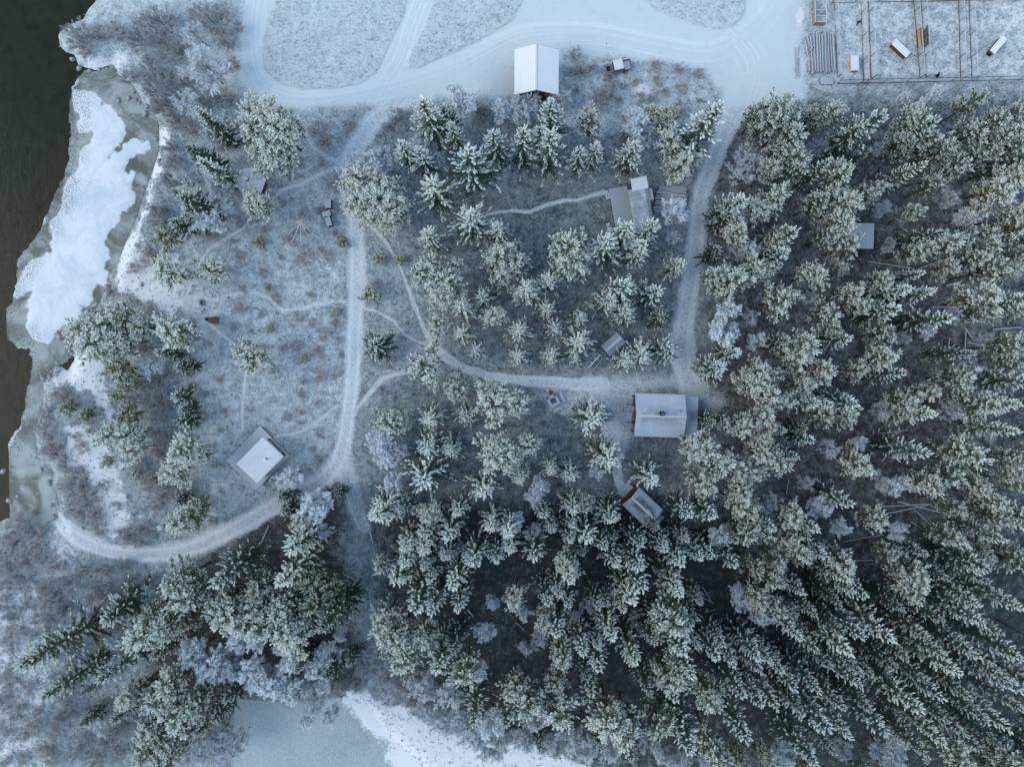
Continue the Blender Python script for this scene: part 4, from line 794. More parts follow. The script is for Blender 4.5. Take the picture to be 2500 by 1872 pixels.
def fill():
    """trees whose tips stand just outside the picture, and understory in the dense wood"""
    rs = random.Random(99); have = [(625 * i + float(q.split()[0]) / 3.5392, 468 * j + float(q.split()[1]) / 3.5392) for (i, j), t in TREES.items() for q in t.split(';') if len(q.split()) == 5]
    out = []
    def ok(x, y, d): return all(math.hypot(x - a, y - b) > d for a, b in have)
    for _ in range(6000):
        x, y = rs.uniform(960, 2680), rs.uniform(300, 2010)
        edge = x > 2490 or y > 1862
        if edge and (2490 < x < 2570 and y > 330 or 1862 < y < 1930 and x > 1600):
            if ok(x, y, 68): have.append((x, y)); out.append((x, y, rs.uniform(85, 120), 'S' if rs.random() < .4 else 'P', rs.uniform(14, 17)))
        elif y > 1230 + max(0, 1500 - x) * .1 and y - 1230 > (1650 - x) * .25 and x > 1060 and y < 1700 and x < 2490:
            if ok(x, y, 66): have.append((x, y)); out.append((x, y, rs.uniform(65, 90), 's' if rs.random() < .6 else 'P', rs.uniform(10, 13)))
        elif x > 1800 and 330 < y < 1300 and x < 2490:
            if ok(x, y, 56) and not (2050 < x < 2160 and 520 < y < 640): have.append((x, y)); out.append((x, y, rs.uniform(60, 95), rs.choice('BBWb'), rs.uniform(4, 7)))
    for poly, n, d, kinds, r0, r1, h0, h1 in ((MEADOW, 75, 26, 'bbbG', 25, 75, .6, 1.6), (Ppoly([(-20, 1150), (130, 1200), (130, 1330), (60, 1450), (110, 1560), (110, 1660), (-20, 1660)]), 60, 26, 'bbG', 60, 110, 2, 3), (Ppoly([(110, 1240), (330, 1210), (330, 1300), (200, 1420), (330, 1560), (300, 1660), (110, 1660)]), 34, 34, 'GGB', 80, 120, 3, 5), (JEEPM, 26, 30, 'bGb', 30, 70, .8, 2)):
        c_ = 0
        for _ in range(4000):
            x, y = rs.uniform(-20, 1800), rs.uniform(150, 1880); v = W(x, y)
            if c_ < n and sd_poly(np.array([v.x]), np.array([v.y]), poly)[0] < 0 and ok(x, y, d) and masks(np.array([v.x]), np.array([v.y]))['path'][0] < .05 and math.hypot(x - 630, y - 1118) > 90 and math.hypot(x - 1310, y - 170) > 75 and math.hypot(x - 1504, y - 167) > 38:
                have.append((x, y)); out.append((x, y, rs.uniform(r0, r1), rs.choice(kinds), rs.uniform(h0, h1))); c_ += 1
    return out
RECS = []
for (ti, tj), txt in TREES.items():
    for rec in txt.split(';'):
        q = rec.split()
        if len(q) == 5 and q[3] != 'x': RECS.append((ti, tj, 625 * ti + float(q[0]) / 3.5392, 468 * tj + float(q[1]) / 3.5392, float(q[2]), q[3], float(q[4])))
for x, y, r_, k, h in fill(): RECS.append((0 if x < 1800 and y < 1900 and k in 'bGB' else 3, 3 if y > 1200 else 1, x, y, r_, k, h))
for ti, tj, fx, fy, tr, k, th in RECS:
    if True:
        H = th * 0.82
        if k in 'Gb': H = min(H * 0.62, 2.6)
        if k in 'Ss': H *= 1.32 if tj <= 1 and ti <= 2 else 1.15
        rad = tr / 3.5392 * (CAM_H - H * 0.7) / FPX
        ztip = H * (0.97 if k in 'Ss' else 0.8 if k in 'PpOWB' else 0.6)
        v = W(fx, fy, ztip); z = gz(v.x, v.y)
        if z < -0.9: z = -0.5
        rr = random.Random(cnt * 7919 + 5); cnt += 1
        name = KIND[k][0]; deep = ti == 3 or (ti == 2 and tj >= 2 and fy > 1180) or tj == 3
        rz = rr.uniform(0, 6.283)
        if k in 'Ss':
            rad *= 1.5
            wide = rad / H > 0.19
            me, tm, H0, R0 = (rr.choice(SPW), T_SPW, 9.0, 2.1) if wide else (rr.choice(SPN), T_SPN, 11.0, 1.65)
            m = (M_SPRM if deep else M_SPR) if k == 'S' else M_SPRD
        elif k in 'PpO':
            rad *= 1.25
            me, tm, H0, R0 = rr.choice(PNM), T_PN, 9.0, 2.0; m = (M_PINM if deep else M_PIN) if k != 'O' else M_PINO
        elif k in 'WB':
            me, tm, H0, R0 = rr.choice(BRW if k == 'W' else BRM), T_BR, 7.0, 1.45 if k == 'W' else 1.6; m = M_WHITE if k == 'W' else M_BARE
        elif k == 'G':
            me, tm, H0, R0 = rr.choice(SHM), None, 2.2, 2.1; m = M_GREY
        else:
            me, tm, H0, R0 = rr.choice(SHM), None, 2.2, 2.1; m = M_PINK
        sx = rad / R0; sz = H / H0
        if tm is None:
            o = link(name, me, None, m); o.location = (v.x, v.y, z - 0.05); o.rotation_euler = (0, 0, rz); o.scale = (sx, sx, sz)
        else:
            o = bpy.data.objects.new(name, None); COL.objects.link(o); o.empty_display_size = 0.5
            o.location = (v.x, v.y, z - 0.05); o.rotation_euler = (rr.gauss(0, .02), rr.gauss(0, .02), rz); o.scale = (sx, sx * rr.uniform(0.92, 1.08), sz)
            link('trunk', tm, o); link('crown', me, o, m)
        PLANTED.append((o, k, H, fx, fy))

# ------------------------------------------------------------------ buildings
def frame_of(corners, z):
    p = [W(x, y, z) for x, y in corners]
    c = sum(p, Vector()) / 4
    u = ((p[1] - p[0]) + (p[2] - p[3])); ang = math.atan2(u.y, u.x)
    lx = (p[1] - p[0]).length / 4 + (p[2] - p[3]).length / 4
    ly = (p[3] - p[0]).length / 4 + (p[2] - p[1]).length / 4
    return c, ang, lx, ly
def prism_x(mb, prof, x0, x1):
    n = len(prof); k = len(mb.v)
    mb.v += [(x0, y, z) for y, z in prof] + [(x1, y, z) for y, z in prof]
    mb.f.append([k + i for i in range(n - 1, -1, -1)]); mb.f.append([k + n + i for i in range(n)])
    for i in range(n):
        j = (i + 1) % n; mb.f.append([k + i, k + j, k + n + j, k + n + i])
def window(parent, c, w, h, axis, m=M_GLASS):     # axis: 'x' wall faces +-x, 'y' wall faces +-y
    f = MB(); g = MB(); x, y, z = c; t = 0.07
    def b(mb, du, dz, su, sz, th):
        mb.box((x, y + du, z + dz) if axis == 'x' else (x + du, y, z + dz), (th, su, sz) if axis == 'x' else (su, th, sz))
    b(f, -w / 2, 0, t, h + t, 0.10); b(f, w / 2, 0, t, h + t, 0.10); b(f, 0, h / 2, w - t, t, 0.10); b(f, 0, -h / 2, w - t, t, 0.10)
    fo = f.build('window', M_GWOOD, parent)
    b(g, 0, 0, w - t, h - t, 0.04); g.build('pane', m, fo)
def door(parent, c, w, h, axis, m=M_DARKW):
    d = MB(); x, y, z = c
    d.box((x, y, z + h / 2), (0.08, w, h) if axis == 'x' else (w, 0.08, h)); o = d.build('door', m, parent)
    k = MB(); k.box((x + (0.07 if axis == 'x' else w * 0.36), y + (w * 0.36 if axis == 'x' else -0.07), z + 1.0), (0.06, 0.06, 0.12)); k.build('handle', M_BLACK, o)
def gable(name, corners, ze, zr, roof_m, wall_m, label, cat, over=0.35, over_end=0.3, ridge_y=0.0, yo=0.0):
    c, ang, lx, ly = frame_of(corners, ze)
    z0 = gz(c.x, c.y)
    t = thing(name, (c.x, c.y, z0), ang, label, cat)
    e, r = ze - z0, zr - z0; ry = ridge_y * ly
    mb = MB(); prism_x(mb, [(-ly, e - 0.11), (ry, r - 0.11), (ly, e - 0.11), (ly, e), (ry, r), (-ly, e)], -lx, lx)
    roof = mb.build('roof', roof_m, t)
    rc = MB(); prism_x(rc, [(ry - 0.16, r - 0.03), (ry, r + 0.045), (ry + 0.16, r - 0.03), (ry, r - 0.02)], -lx - 0.02, lx + 0.02); rc.build('ridge_cap', M_STEEL, roof)
    wx_, wy_ = lx - over_end, ly - over
    s = (r - e) / (ly - abs(ry)) if ly > abs(ry) else 0
    dz = 0.13
    eL = e + (r - e) * over / (ly + ry) - dz; eR = e + (r - e) * over / (ly - ry) - dz
    wb = MB(); prism_x(wb, [(-wy_, -0.4), (wy_, -0.4), (wy_, eR), (ry, r - dz), (-wy_, eL)], -wx_, wx_)
    wb.build('wall', wall_m, t)
    fb = MB()
    for sx in (-1, 1):
        for y0, y1, za, zb in ((-ly, ry, e, r), (ry, ly, r, e)):
            fb.beam((sx * (lx + 0.025), y0, za - 0.09), (sx * (lx + 0.025), y1, zb - 0.09), 0.04, 0.20)
    fb.build('bargeboard', M_FWOOD, roof)
    return t, roof, lx, ly, e, r, wx_, wy_
def mono(t, name, x0, x1, y0, y1, za, zb, m, th=0.10):  # pitched along x: za at x0, zb at x1
    mb = MB(); mb.hexa([(x0, y0, za - th), (x1, y0, zb - th), (x1, y1, zb - th), (x0, y1, za - th)], [(x0, y0, za), (x1, y0, zb), (x1, y1, zb), (x0, y1, za)])
    return mb.build(name, m, t)
def walls(t, x0, x1, y0, y1, h, m, name='wall'):
    mb = MB(); mb.hexa([(x0, y0, -0.4), (x1, y0, -0.4), (x1, y1, -0.4), (x0, y1, -0.4)], [(x0, y0, h), (x1, y0, h), (x1, y1, h), (x0, y1, h)])
    return mb.build(name, m, t)

# barn
t, roof, lx, ly, e, r, wx_, wy_ = gable('barn', [(1255.2, 231.5), (1256.5, 122.9), (1364.3, 118.7), (1363.5, 231.5)], 3.3, 5.0, M_ROOFW, M_RED, 'big barn with bright white gable roof and red brown walls', 'barn', 0.3, 0.5)
door(t, (-wx_ - 0.05, 0.6, 0.05), 2.2, 2.4, 'x', M_DARKW); window(t, (-wx_ - 0.06, -1.7, 1.7), 0.9, 0.8, 'x'); window(t, (-wx_ - 0.06, 0.6, 3.5), 0.8, 0.6, 'x')
mb = MB(); mb.tube((-lx - 0.25, 0.7, -0.3), (-lx - 0.25, 0.7, 4.6), 0.06); mb.tube((-lx - 0.25, 0.7, 4.6), (-lx - 0.6, 0.7, 4.6), 0.05); mb.build('flue_pipe', M_STEEL, t)

# hexagonal shelter
c = W(611, 444, 2.2); z0 = gz(c.x, c.y)
t = thing('hexagonal_shelter', (c.x, c.y, z0), R(9), 'small hexagonal shelter with pyramid roof beside the pine below the big pine clump', 'shelter')
rh, er, ar = 2.25, 2.2, 3.5
hexp = lambda rr, z: [(rr * math.cos(R(60 * k)), rr * math.sin(R(60 * k)), z) for k in range(6)]
mb = MB(); ringt, ringb = hexp(rh, er), hexp(rh, er - 0.1)
for k in range(6):
    j = (k + 1) % 6
    mb.poly([ringt[k], ringt[j], (0, 0, ar)]); mb.poly([ringb[j], ringb[k], (0, 0, ar - 0.12)]); mb.poly([ringb[k], ringb[j], ringt[j], ringt[k]])
roof = mb.build('roof', M_ROOFS, t)
mb = MB(); mb.hexa(hexp(0.34, ar - 0.12), hexp(0.30, ar + 0.28)); mb.build('smoke_hood', M_FWOOD, roof)
mb = MB()
for k in range(6):
    a, b = hexp(rh - 0.05, er + 0.05)[k], (0, 0, ar + 0.02); mb.beam(a, b, 0.10, 0.04)
mb.build('hip_cap', M_STEEL, roof)
mb = MB(); mb.hexa(hexp(rh - 0.6, -0.3), hexp(rh - 0.6, er - 0.03)); mb.build('wall', M_DARKW, t)  # dark wood puts the shade under the overhanging roof into the wall colour
door(t, ((rh - 0.6) * 0.866 * math.cos(R(-30)) + 0.03, (rh - 0.6) * 0.866 * math.sin(R(-30)) - 0.02, 0), 0.8, 1.8, 'x')

# square cabin on a deck
c, ang, lx, ly = frame_of([(551.8, 1123.8), (624.7, 1195.5), (708.4, 1112.4), (635.6, 1040.1)], 0.55)
z0 = gz(c.x, c.y)
t = thing('decked_cabin', (c.x, c.y, z0), ang, 'square cabin with flat white roof and metal chimney on a wide wooden deck', 'cabin')
d0 = 0.55 - z0
mb = MB(); n = int(2 * ly / 0.145); w = 2 * ly / n
for k in range(n): mb.box((0, -ly + (k + 0.5) * w, d0 - 0.02), (2 * lx, w - 0.012, 0.04))
deck = mb.build('deck', M_GWOOD, t)
mb = MB()
for s_ in (-1, 1):
    mb.box((0, s_ * (ly - 0.03), d0 - 0.17), (2 * lx, 0.05, 0.24)); mb.box((s_ * (lx - 0.03), 0, d0 - 0.17), (0.05, 2 * ly - 0.13, 0.24))
for i in range(4):
    for j in range(4): mb.box((-lx + 0.2 + i * (2 * lx - 0.4) / 3, -ly + 0.2 + j * (2 * ly - 0.4) / 3, d0 / 2 - 0.35), (0.14, 0.14, d0 + 0.6))
mb.build('deck_frame', M_DARKW, t)
inv = Matrix.Rotation(-ang, 3, 'Z')
rp = [inv @ (W(x, y, 3.1) - c) for x, y in ((577.6, 1132.4), (625.8, 1178.9), (690.6, 1114.1), (640.7, 1067))]
rx0, rx1 = (rp[0].x + rp[3].x) / 2, (rp[1].x + rp[2].x) / 2; ry0, ry1 = (rp[0].y + rp[1].y) / 2, (rp[2].y + rp[3].y) / 2
roof = mono(t, 'roof', rx0, rx1, ry0, ry1, 3.15 - z0, 3.0 - z0, M_ROOFS, 0.16)
mb = MB(); mb.box(((rx0 + rx1) / 2, ry1 + 0.07, 2.98 - z0), (rx1 - rx0, 0.10, 0.10)); mb.box((rx1 + 0.07, (ry0 + ry1) / 2, 2.92 - z0), (0.10, ry1 - ry0, 0.10)); mb.build('gutter', M_STEEL, roof)
walls(t, rx0 + 0.35, rx1 - 0.25, ry0 + 0.35, ry1 - 0.25, 2.82 - z0, M_LOGW)
door(t, (rx1 - 0.20, (ry0 + ry1) / 2 - 1.2, d0), 0.9, 2.0, 'x'); window(t, (rx1 - 0.22, (ry0 + ry1) / 2 + 1.0, d0 + 1.3), 1.4, 0.9, 'x'); window(t, ((rx0 + rx1) / 2, ry1 - 0.22, d0 + 1.3), 2.2, 1.0, 'y')
q = inv @ (W(648, 1121, 3.7) - c)
mb = MB(); mb.tube((q.x, q.y, 2.9 - z0), (q.x, q.y, 4.1 - z0), 0.10, n=12); ch = mb.build('chimney', M_BLACK, roof)
mb = MB(); mb.tube((q.x, q.y, 4.1 - z0), (q.x, q.y, 4.25 - z0), 0.21, 0.17, 12); mb.build('chimney_cap', M_SNOWCAP, ch)
q = inv @ (W(637.5, 1190.5, 0.3) - c)
mb = MB()
for k in range(3): mb.box((lx + 0.16 + k * 0.30, q.y, d0 - 0.17 - k * 0.16), (0.28, 1.15, 0.05))
mb.build('steps', M_FWOOD, t)

# long cabin with wide deck
c, ang, lx, ly = frame_of([(1534, 464), (1551, 567), (1599, 562), (1580.5, 455)], 2.9)
z0 = gz(c.x, c.y)
t = thing('long_cabin', (c.x, c.y, z0), ang, 'long cabin with ribbed frosted roof and wide grey deck beside the log stack', 'cabin')
inv = Matrix.Rotation(-ang, 3, 'Z')
L = lambda fx, fy, z: inv @ (W(fx, fy, z) - Vector((c.x, c.y, 0)))
e = 2.9 - z0; ry = ly * 0.62
M_ROOFL = make_roof('long_cabin_roof', (0.13, 0.19, 0.21), (0.50, 0.58, 0.64), 0.82, 0.62, 'X', (0.45, 4.0, 3.0, -1.0), 0.9)
mb = MB(); prism_x(mb, [(-ly, e - 0.26), (ry, e + 0.24), (ly, e - 0.06), (ly, e + 0.05), (ry, e + 0.35), (-ly, e - 0.15)], -lx, lx); roof = mb.build('roof', M_ROOFL, t)
up = [L(x, y, 3.1) for x, y in ((1539.3, 437.6), (1544, 463), (1581.6, 456), (1577, 431))]
ux0 = min(p.x for p in up); uy0 = (up[0].y + up[1].y) / 2; uy1 = (up[2].y + up[3].y) / 2
mb = MB(); mb.hexa([(ux0, uy0, e + 0.05), (-lx + 0.35, uy0, e + 0.05), (-lx + 0.35, uy1, e + 0.40), (ux0, uy1, e + 0.40)], [(ux0, uy0, e + 0.17), (-lx + 0.35, uy0, e + 0.17), (-lx + 0.35, uy1, e + 0.52), (ux0, uy1, e + 0.52)]); mb.build('rear_roof', M_ROOFS, t)
walls(t, -lx + 0.3, lx - 0.3, -ly + 0.45, ly - 0.3, e - 0.15, M_LOGW); walls(t, ux0 + 0.3, -lx + 0.27, uy0 + 0.3, uy1 - 0.3, e + 0.02, M_LOGW, 'rear_wall')
dk = [L(x, y, 0.4) for x, y in ((1487, 460.5), (1502, 557), (1552, 553), (1535, 453))]
dx0 = (dk[0].x + dk[3].x) / 2; dx1 = (dk[1].x + dk[2].x) / 2; dy0 = (dk[0].y + dk[1].y) / 2; dy1 = -ly + 0.42
d0 = 0.40 - z0; n = int((dy1 - dy0) / 0.14); w = (dy1 - dy0) / n
mb = MB()
for k in range(n): mb.box(((dx0 + dx1) / 2, dy0 + (k + 0.5) * w, d0 - 0.02), (dx1 - dx0, w - 0.018, 0.045))
dk_o = mb.build('deck', M_GWOOD, t)
mb = MB(); mb.box(((dx0 + dx1) / 2, dy0 + 0.05, d0 - 0.15), (dx1 - dx0, 0.06, 0.2)); mb.box((dx0 + 0.04, (dy0 + dy1) / 2, d0 - 0.15), (0.06, dy1 - dy0 - 0.2, 0.2)); mb.box((dx1 - 0.04, (dy0 + dy1) / 2, d0 - 0.15), (0.06, dy1 - dy0 - 0.2, 0.2)); mb.build('deck_frame', M_DARKW, dk_o)
s0 = L(1482, 480, 0.2)
mb = MB()
for k in range(3): mb.box((s0.x, dy0 - 0.16 - k * 0.30, d0 - 0.10 - k * 0.13), (0.85, 0.27, 0.05))
mb.build('steps', M_FWOOD, t)
door(t, (0.5, -ly + 0.40, d0), 0.95, 2.0, 'y'); window(t, (-2.2, -ly + 0.41, d0 + 1.3), 1.3, 0.9, 'y'); window(t, (2.6, -ly + 0.41, d0 + 1.3), 1.3, 0.9, 'y')
mb = MB(); mb.box((ux0 + 2.4, uy1 + 0.4, e - 0.4), (1.6, 0.5, 0.06)); mb.build('side_canopy', M_STEEL, t)

# small felt roofed shed by the young trees
t, roof, lx, ly, e, r, wx_, wy_ = gable('tool_shed', [(1468.1, 844.9), (1504.7, 812), (1527.2, 837.3), (1489.9, 868.8)], 2.2, 2.55, M_ROOFG, M_LOGW, 'small shed with plain grey gable roof among the young spruces', 'shed', 0.25, 0.25)
door(t, (-wx_ - 0.05, 0, 0), 0.9, 1.8, 'x')

# main cabin with chimney
t, roof, lx, ly, e, r, wx_, wy_ = gable('main_cabin', [(1551.1, 960), (1671.2, 962.8), (1667.8, 1068.5), (1548.6, 1064.5)], 2.9, 4.4, M_ROOFB, M_LOGW, 'large cabin with frosted gable roof and black chimney on the ridge', 'cabin', 0.35, 0.4)
mb = MB(); mb.box((0.05, 0.38, r - 0.05), (0.55, 0.55, 0.9)); ch = mb.build('chimney', M_BLACK, roof)
mb = MB(); mb.tube((0.05, 0.38, r + 0.4), (0.05, 0.38, r + 0.62), 0.2, n=12); mb.build('chimney_pot', M_ASH, ch)
mb = MB()
for s_ in (-1, 1): mb.box((0, s_ * 0.22, r - 0.02), (2 * lx - 0.6, 0.04, 0.10))
mb.build('ridge_rail', M_STEEL, roof)
M_EXT = make_roof('extension_roof', (0.15, 0.21, 0.26), (0.60, 0.68, 0.75), 0.86, 0.25, 'Y', (0.5, 8.0, 1.1, 0.0))
mono(t, 'extension_roof', lx - 0.38, lx + 2.15, -ly + 0.15, ly - 0.30, 2.55, 2.2, M_EXT)
walls(t, wx_ + 0.02, lx + 1.9, -ly + 0.4, ly - 0.55, 2.15, M_LOGW, 'extension_wall')
mb = MB(); n = 9
for k in range(n): mb.box((-lx - 0.35, -1.55 + k * 0.2, 0.14), (0.9, 0.185, 0.05))
mb.build('porch_floor', M_FWOOD, t)
mb = MB()
for y in (-ly + 0.5, -1.3, 1.3, ly - 0.5): mb.tube((-lx + 0.02, y, -0.3), (-lx + 0.02, y, e - 0.1), 0.09)
for y in (-1.3, 1.3): mb.tube((-lx - 0.75, y, -0.3), (-lx - 0.75, y, 0.9), 0.06); mb.beam((-lx - 0.75, y, 0.88), (-lx + 0.02, y, 0.88), 0.07, 0.07)
mb.build('porch_post', M_DARKW, t)
mb = MB()
for k in range(14): mb.tube((-wx_ - 0.22, ly - 1.7 + (k % 7) * 0.2, 0.12 + (k // 7) * 0.2), (-wx_ + 0.0, ly - 1.7 + (k % 7) * 0.2, 0.12 + (k // 7) * 0.2), 0.09)
mb.build('stacked_firewood', M_LOGW, t)
door(t, (-wx_ - 0.05, 0, 0.05), 1.0, 2.0, 'x', M_RED); window(t, (-wx_ - 0.06, 2.0, 1.5), 0.9, 0.9, 'x'); window(t, (-wx_ - 0.06, -2.0, 1.5), 0.9, 0.9, 'x')
for x in (-1.8, 1.4): window(t, (x, -wy_ - 0.05, 1.5), 1.1, 0.9, 'y'); window(t, (x, wy_ + 0.05, 1.5), 1.1, 0.9, 'y')

# red porch cabin in the lower forest
t, roof, lx, ly, e, r, wx_, wy_ = gable('porch_cabin', [(1540.4, 1211), (1596.4, 1264.6), (1596.4, 1264.6), (1540.4, 1211)], 2.7, 3.7, M_ROOFC, M_LOGW, 'x', 'cabin') if False else gable('porch_cabin', [(1519.6, 1229.1), (1572.8, 1286.6), (1620.1, 1242.6), (1561.2, 1192.9)], 2.7, 3.6, M_ROOFC, M_LOGW, 'cabin with dark melted patches on its roof and an orange brown porch', 'cabin', 0.3, 0.35)
M_EXTG = make_roof('grey_extension_roof', (0.18, 0.19, 0.22), (0.33, 0.36, 0.40), 0.7, 0.4, 'Y')
mono(t, 'extension_roof', lx - 0.30, lx + 1.25, -ly * 0.72 , ly * 0.62, 2.2, 2.0, M_EXTG)
walls(t, wx_ + 0.02, lx + 1.0, -ly * 0.62, ly * 0.52, 1.95, M_LOGW, 'extension_wall')
mb = MB(); n = 11
for k in range(n): mb.box((-lx - 0.55, -1.0 + k * 0.2, 0.22), (1.15, 0.185, 0.05))
mb.build('porch_floor', M_FWOOD, t)
mb = MB(); mb.box((-wx_ - 0.16, 0.2, 0.75), (0.22, 3.4, 1.4)); mb.build('porch_wall', M_RED, t)
mb = MB()
for y in (-1.5, 1.9): mb.tube((-lx - 0.1, y, -0.3), (-lx - 0.1, y, 2.5), 0.08); mb.beam((-lx - 0.1, y, 1.0), (-lx - 0.1, y + (0.7 if y > 0 else -0.5), 1.0), 0.07, 0.09)
mb.beam((-lx - 0.12, -2.0, 2.35), (-lx - 0.12, 2.6, 2.35), 0.1, 0.14)
mb.build('porch_post', M_RED, t)
door(t, (-wx_ - 0.33, 0.3, 0.25), 0.9, 1.9, 'x'); window(t, (0, -wy_ - 0.05, 1.5), 1.1, 0.8, 'y')

# flat white roofed hut in the dense forest
c, ang, lx, ly = frame_of([(2071, 606.5), (2136, 606.5), (2132, 545.7), (2071, 544)], 2.4)
z0 = gz(c.x, c.y)
t = thing('forest_hut', (c.x, c.y, z0), ang, 'hut with plain flat white roof half under trees in the dense forest', 'hut')
mono(t, 'roof', -lx, lx, -ly, ly, 2.35, 2.5, M_ROOFS, 0.14); walls(t, -lx + 0.3, lx - 0.3, -ly + 0.3, ly - 0.3, 2.22, M_LOGW); door(t, (lx - 0.26, 0, 0), 0.9, 1.8, 'x'); window(t, (0, -ly + 0.26, 1.4), 0.9, 0.7, 'y')

# ------------------------------------------------------------------ lavvu poles
c = G(752, 556)
t = thing('pole_tent_frame', (c.x, c.y, c.z), 0, 'bare tent frame of thin frosted poles meeting at one point', 'tent frame')
ap = Vector((0, 0, 3.5))
for ex, ey in ((380, 695), (290, 858), (235, 940), (220, 1210), (320, 1395), (543, 1510), (665, 1480), (850, 1500), (1130, 1400), (1120, 1270), (1200, 1145), (1105, 910), (980, 660), (880, 600), (735, 655), (665, 570)):
    p = G(680 + ex / 9.74, 450 + ey / 9.74) - c
    if ex < 400: p *= 1.05
    d = (ap - p).normalized(); mb = MB(); off = Vector((random.gauss(0, .05), random.gauss(0, .05), 0))
    mb.tube(p - d * 0.05, ap + off + d * 0.45, 0.06, 0.045, 6); mb.build('pole', M_RAIL, t)

# ------------------------------------------------------------------ pallet boxes
def pallet_box(corners, h, label, along):
    c, ang, lx, ly = frame_of(corners, h); z0 = gz(c.x, c.y)
    t = thing('pallet_box', (c.x, c.y, z0), ang, label, 'pallet box', 'pallet boxes by the main track')
    mb = MB()
    for k in range(4):
        z = 0.1 + k * 0.2
        for s_ in (-1, 1):
            mb.box((0, s_ * (ly - 0.03), z), (2 * lx - 0.02, 0.03, 0.17)); mb.box((s_ * (lx - 0.02), 0, z), (0.03, 2 * ly - 0.10, 0.17))
    mb.box((0, 0, h - z0 - 0.22), (2 * lx - 0.1, 2 * ly - 0.1, 0.06))
    mb.build('box_side', M_DARKW, t)
    mb = MB(); n = 5
    for k in range(n):
        if along == 'x': mb.box((0, -ly + (k + 0.5) * 2 * ly / n, h - z0), (2 * lx, 2 * ly / n * 0.74, 0.03))
        else: mb.box((-lx + (k + 0.5) * 2 * lx / n, 0, h - z0), (2 * lx / n * 0.74, 2 * ly, 0.03))
    p = mb.build('pallet_lid', M_FWOOD, t)
    mb = MB()
    for s_ in (-0.93, 0, 0.93):
        if along == 'x': mb.box((s_ * lx, 0, h - z0 - 0.07), (0.1, 2 * ly, 0.09))
        else: mb.box((0, s_ * ly, h - z0 - 0.07), (2 * lx, 0.1, 0.09))
    mb.build('pallet_bearer', M_FWOOD, p)
pallet_box([(793.7, 507.5), (807.8, 507.5), (808.3, 487.2), (795, 487)], 0.85, 'slatted pallet box, uppermost of the three beside main track', 'y')
pallet_box([(788.8, 531.1), (807.8, 526.5), (804.7, 513.1), (785.7, 517.8)], 0.85, 'slatted pallet box turned sideways between two others beside main track', 'x')
pallet_box([(799.1, 553.7), (810.4, 548.6), (805.3, 529), (792.4, 532.1)], 0.85, 'slatted pallet box, lowest of the three, tilted beside main track', 'y')

# ------------------------------------------------------------------ benches, tables, fire places
def bench(fx, fy, length, width, deg, label, slats=2, h=0.42, name='bench', group=None):
    c = G(fx, fy); t = thing(name, c, R(deg), label, 'bench', group)
    mb = MB(); w = width / slats
    for k in range(slats): mb.box((0, -width / 2 + (k + 0.5) * w, h), (length, w - 0.025, 0.05))
    mb.build('seat', M_FWOOD, t)
    for s_ in (-1, 1):
        mb = MB(); mb.box((s_ * (length / 2 - 0.18), 0, h / 2 - 0.08), (0.09, width - 0.06, h + 0.08)); mb.build('leg', M_DARKW, t)
gA = 'benches round the stone fire ring'
bench(465.1, 707.3, 1.55, 0.42, 66, 'wide plank bench upper left of the stone fire ring', 1, group=gA)
bench(490.4, 704.8, 1.12, 0.42, -2, 'split log bench directly above the stone fire ring', 2, group=gA)
bench(514.5, 720, 1.02, 0.36, -48, 'slanting split bench upper right of the stone fire ring', 2, group=gA)
bench(523.4, 746.2, 1.10, 0.36, 77, 'upright split bench right of the stone fire ring', 2, group=gA)
bench(481.6, 759.7, 1.70, 0.48, -7, 'widest plank bench directly below the stone fire ring', 2, group=gA)
bench(520.4, 771.4, 0.78, 0.22, -12, 'short narrow bench just above the brown wooden tower', 1, group=gA)
bench(447, 667, 1.6, 0.3, 55, 'dark edged long plank bench on the bank by small leaning pine', 1, group=gA)
bench(453.5, 674, 1.4, 0.3, 55, 'pale long plank bench beside the round pine on the bank', 2, group=gA)
bench(717, 429.5, 1.28, 0.34, 88, 'upright bench beside the concrete fire bowl near hexagonal shelter', 3)
gB = 'benches at the square fire table'
bench(1372.3, 968.9, 1.5, 0.42, -66, 'slatted bench right of the square fire table', 4, group=gB)
bench(1361.1, 999, 1.42, 0.42, 25, 'slatted bench below the square fire table', 4, group=gB)

c = G(494.2, 739); t = thing('stone_fire_ring', c, 0, 'round fire pit ringed with loose stones by the river bank', 'fire pit')
mb = MB(); rs = random.Random(4)
for k in range(18):
    a = k * 0.349; q_ = 0.47 + rs.uniform(-.05, .05); mb.ball((q_ * math.cos(a), q_ * math.sin(a), 0.07), (0.09, 0.075, 0.09), 7, 5, 0.3)
mb.build('stone_ring', M_STONE, t)
mb = MB(); mb.tube((0, 0, -0.1), (0, 0, 0.06), 0.36, n=16); mb.build('ash_bed', M_ASH, t)
mb = MB()
for k in range(16):
    a, b = k * 0.3927, (k + 1) * 0.3927; mb.beam((0.33 * math.cos(a), 0.33 * math.sin(a), 0.16), (0.33 * math.cos(b), 0.33 * math.sin(b), 0.16), 0.03, 0.2)
mb.build('iron_hoop', M_STEEL, t)
def stump(fx, fy, r_, h, label, m=M_FWOOD):
    c = G(fx, fy); mb = MB(); mb.tube((0, 0, -0.1), (0, 0, h), r_ * 1.1, r_, 12); o = mb.build('tree_stump', m); o.location = c; tag(o, label, 'stump')
stump(497.6, 754.7, 0.17, 0.4, 'round stump seat between fire ring and the widest plank bench')
stump(661.5, 1171, 0.17, 0.35, 'round stump beside the steps of the square decked cabin')
stump(558.5, 726.5, 0.12, 0.2, 'tiny dark stump where the western footpath meets the fire clearing', M_DARKW)

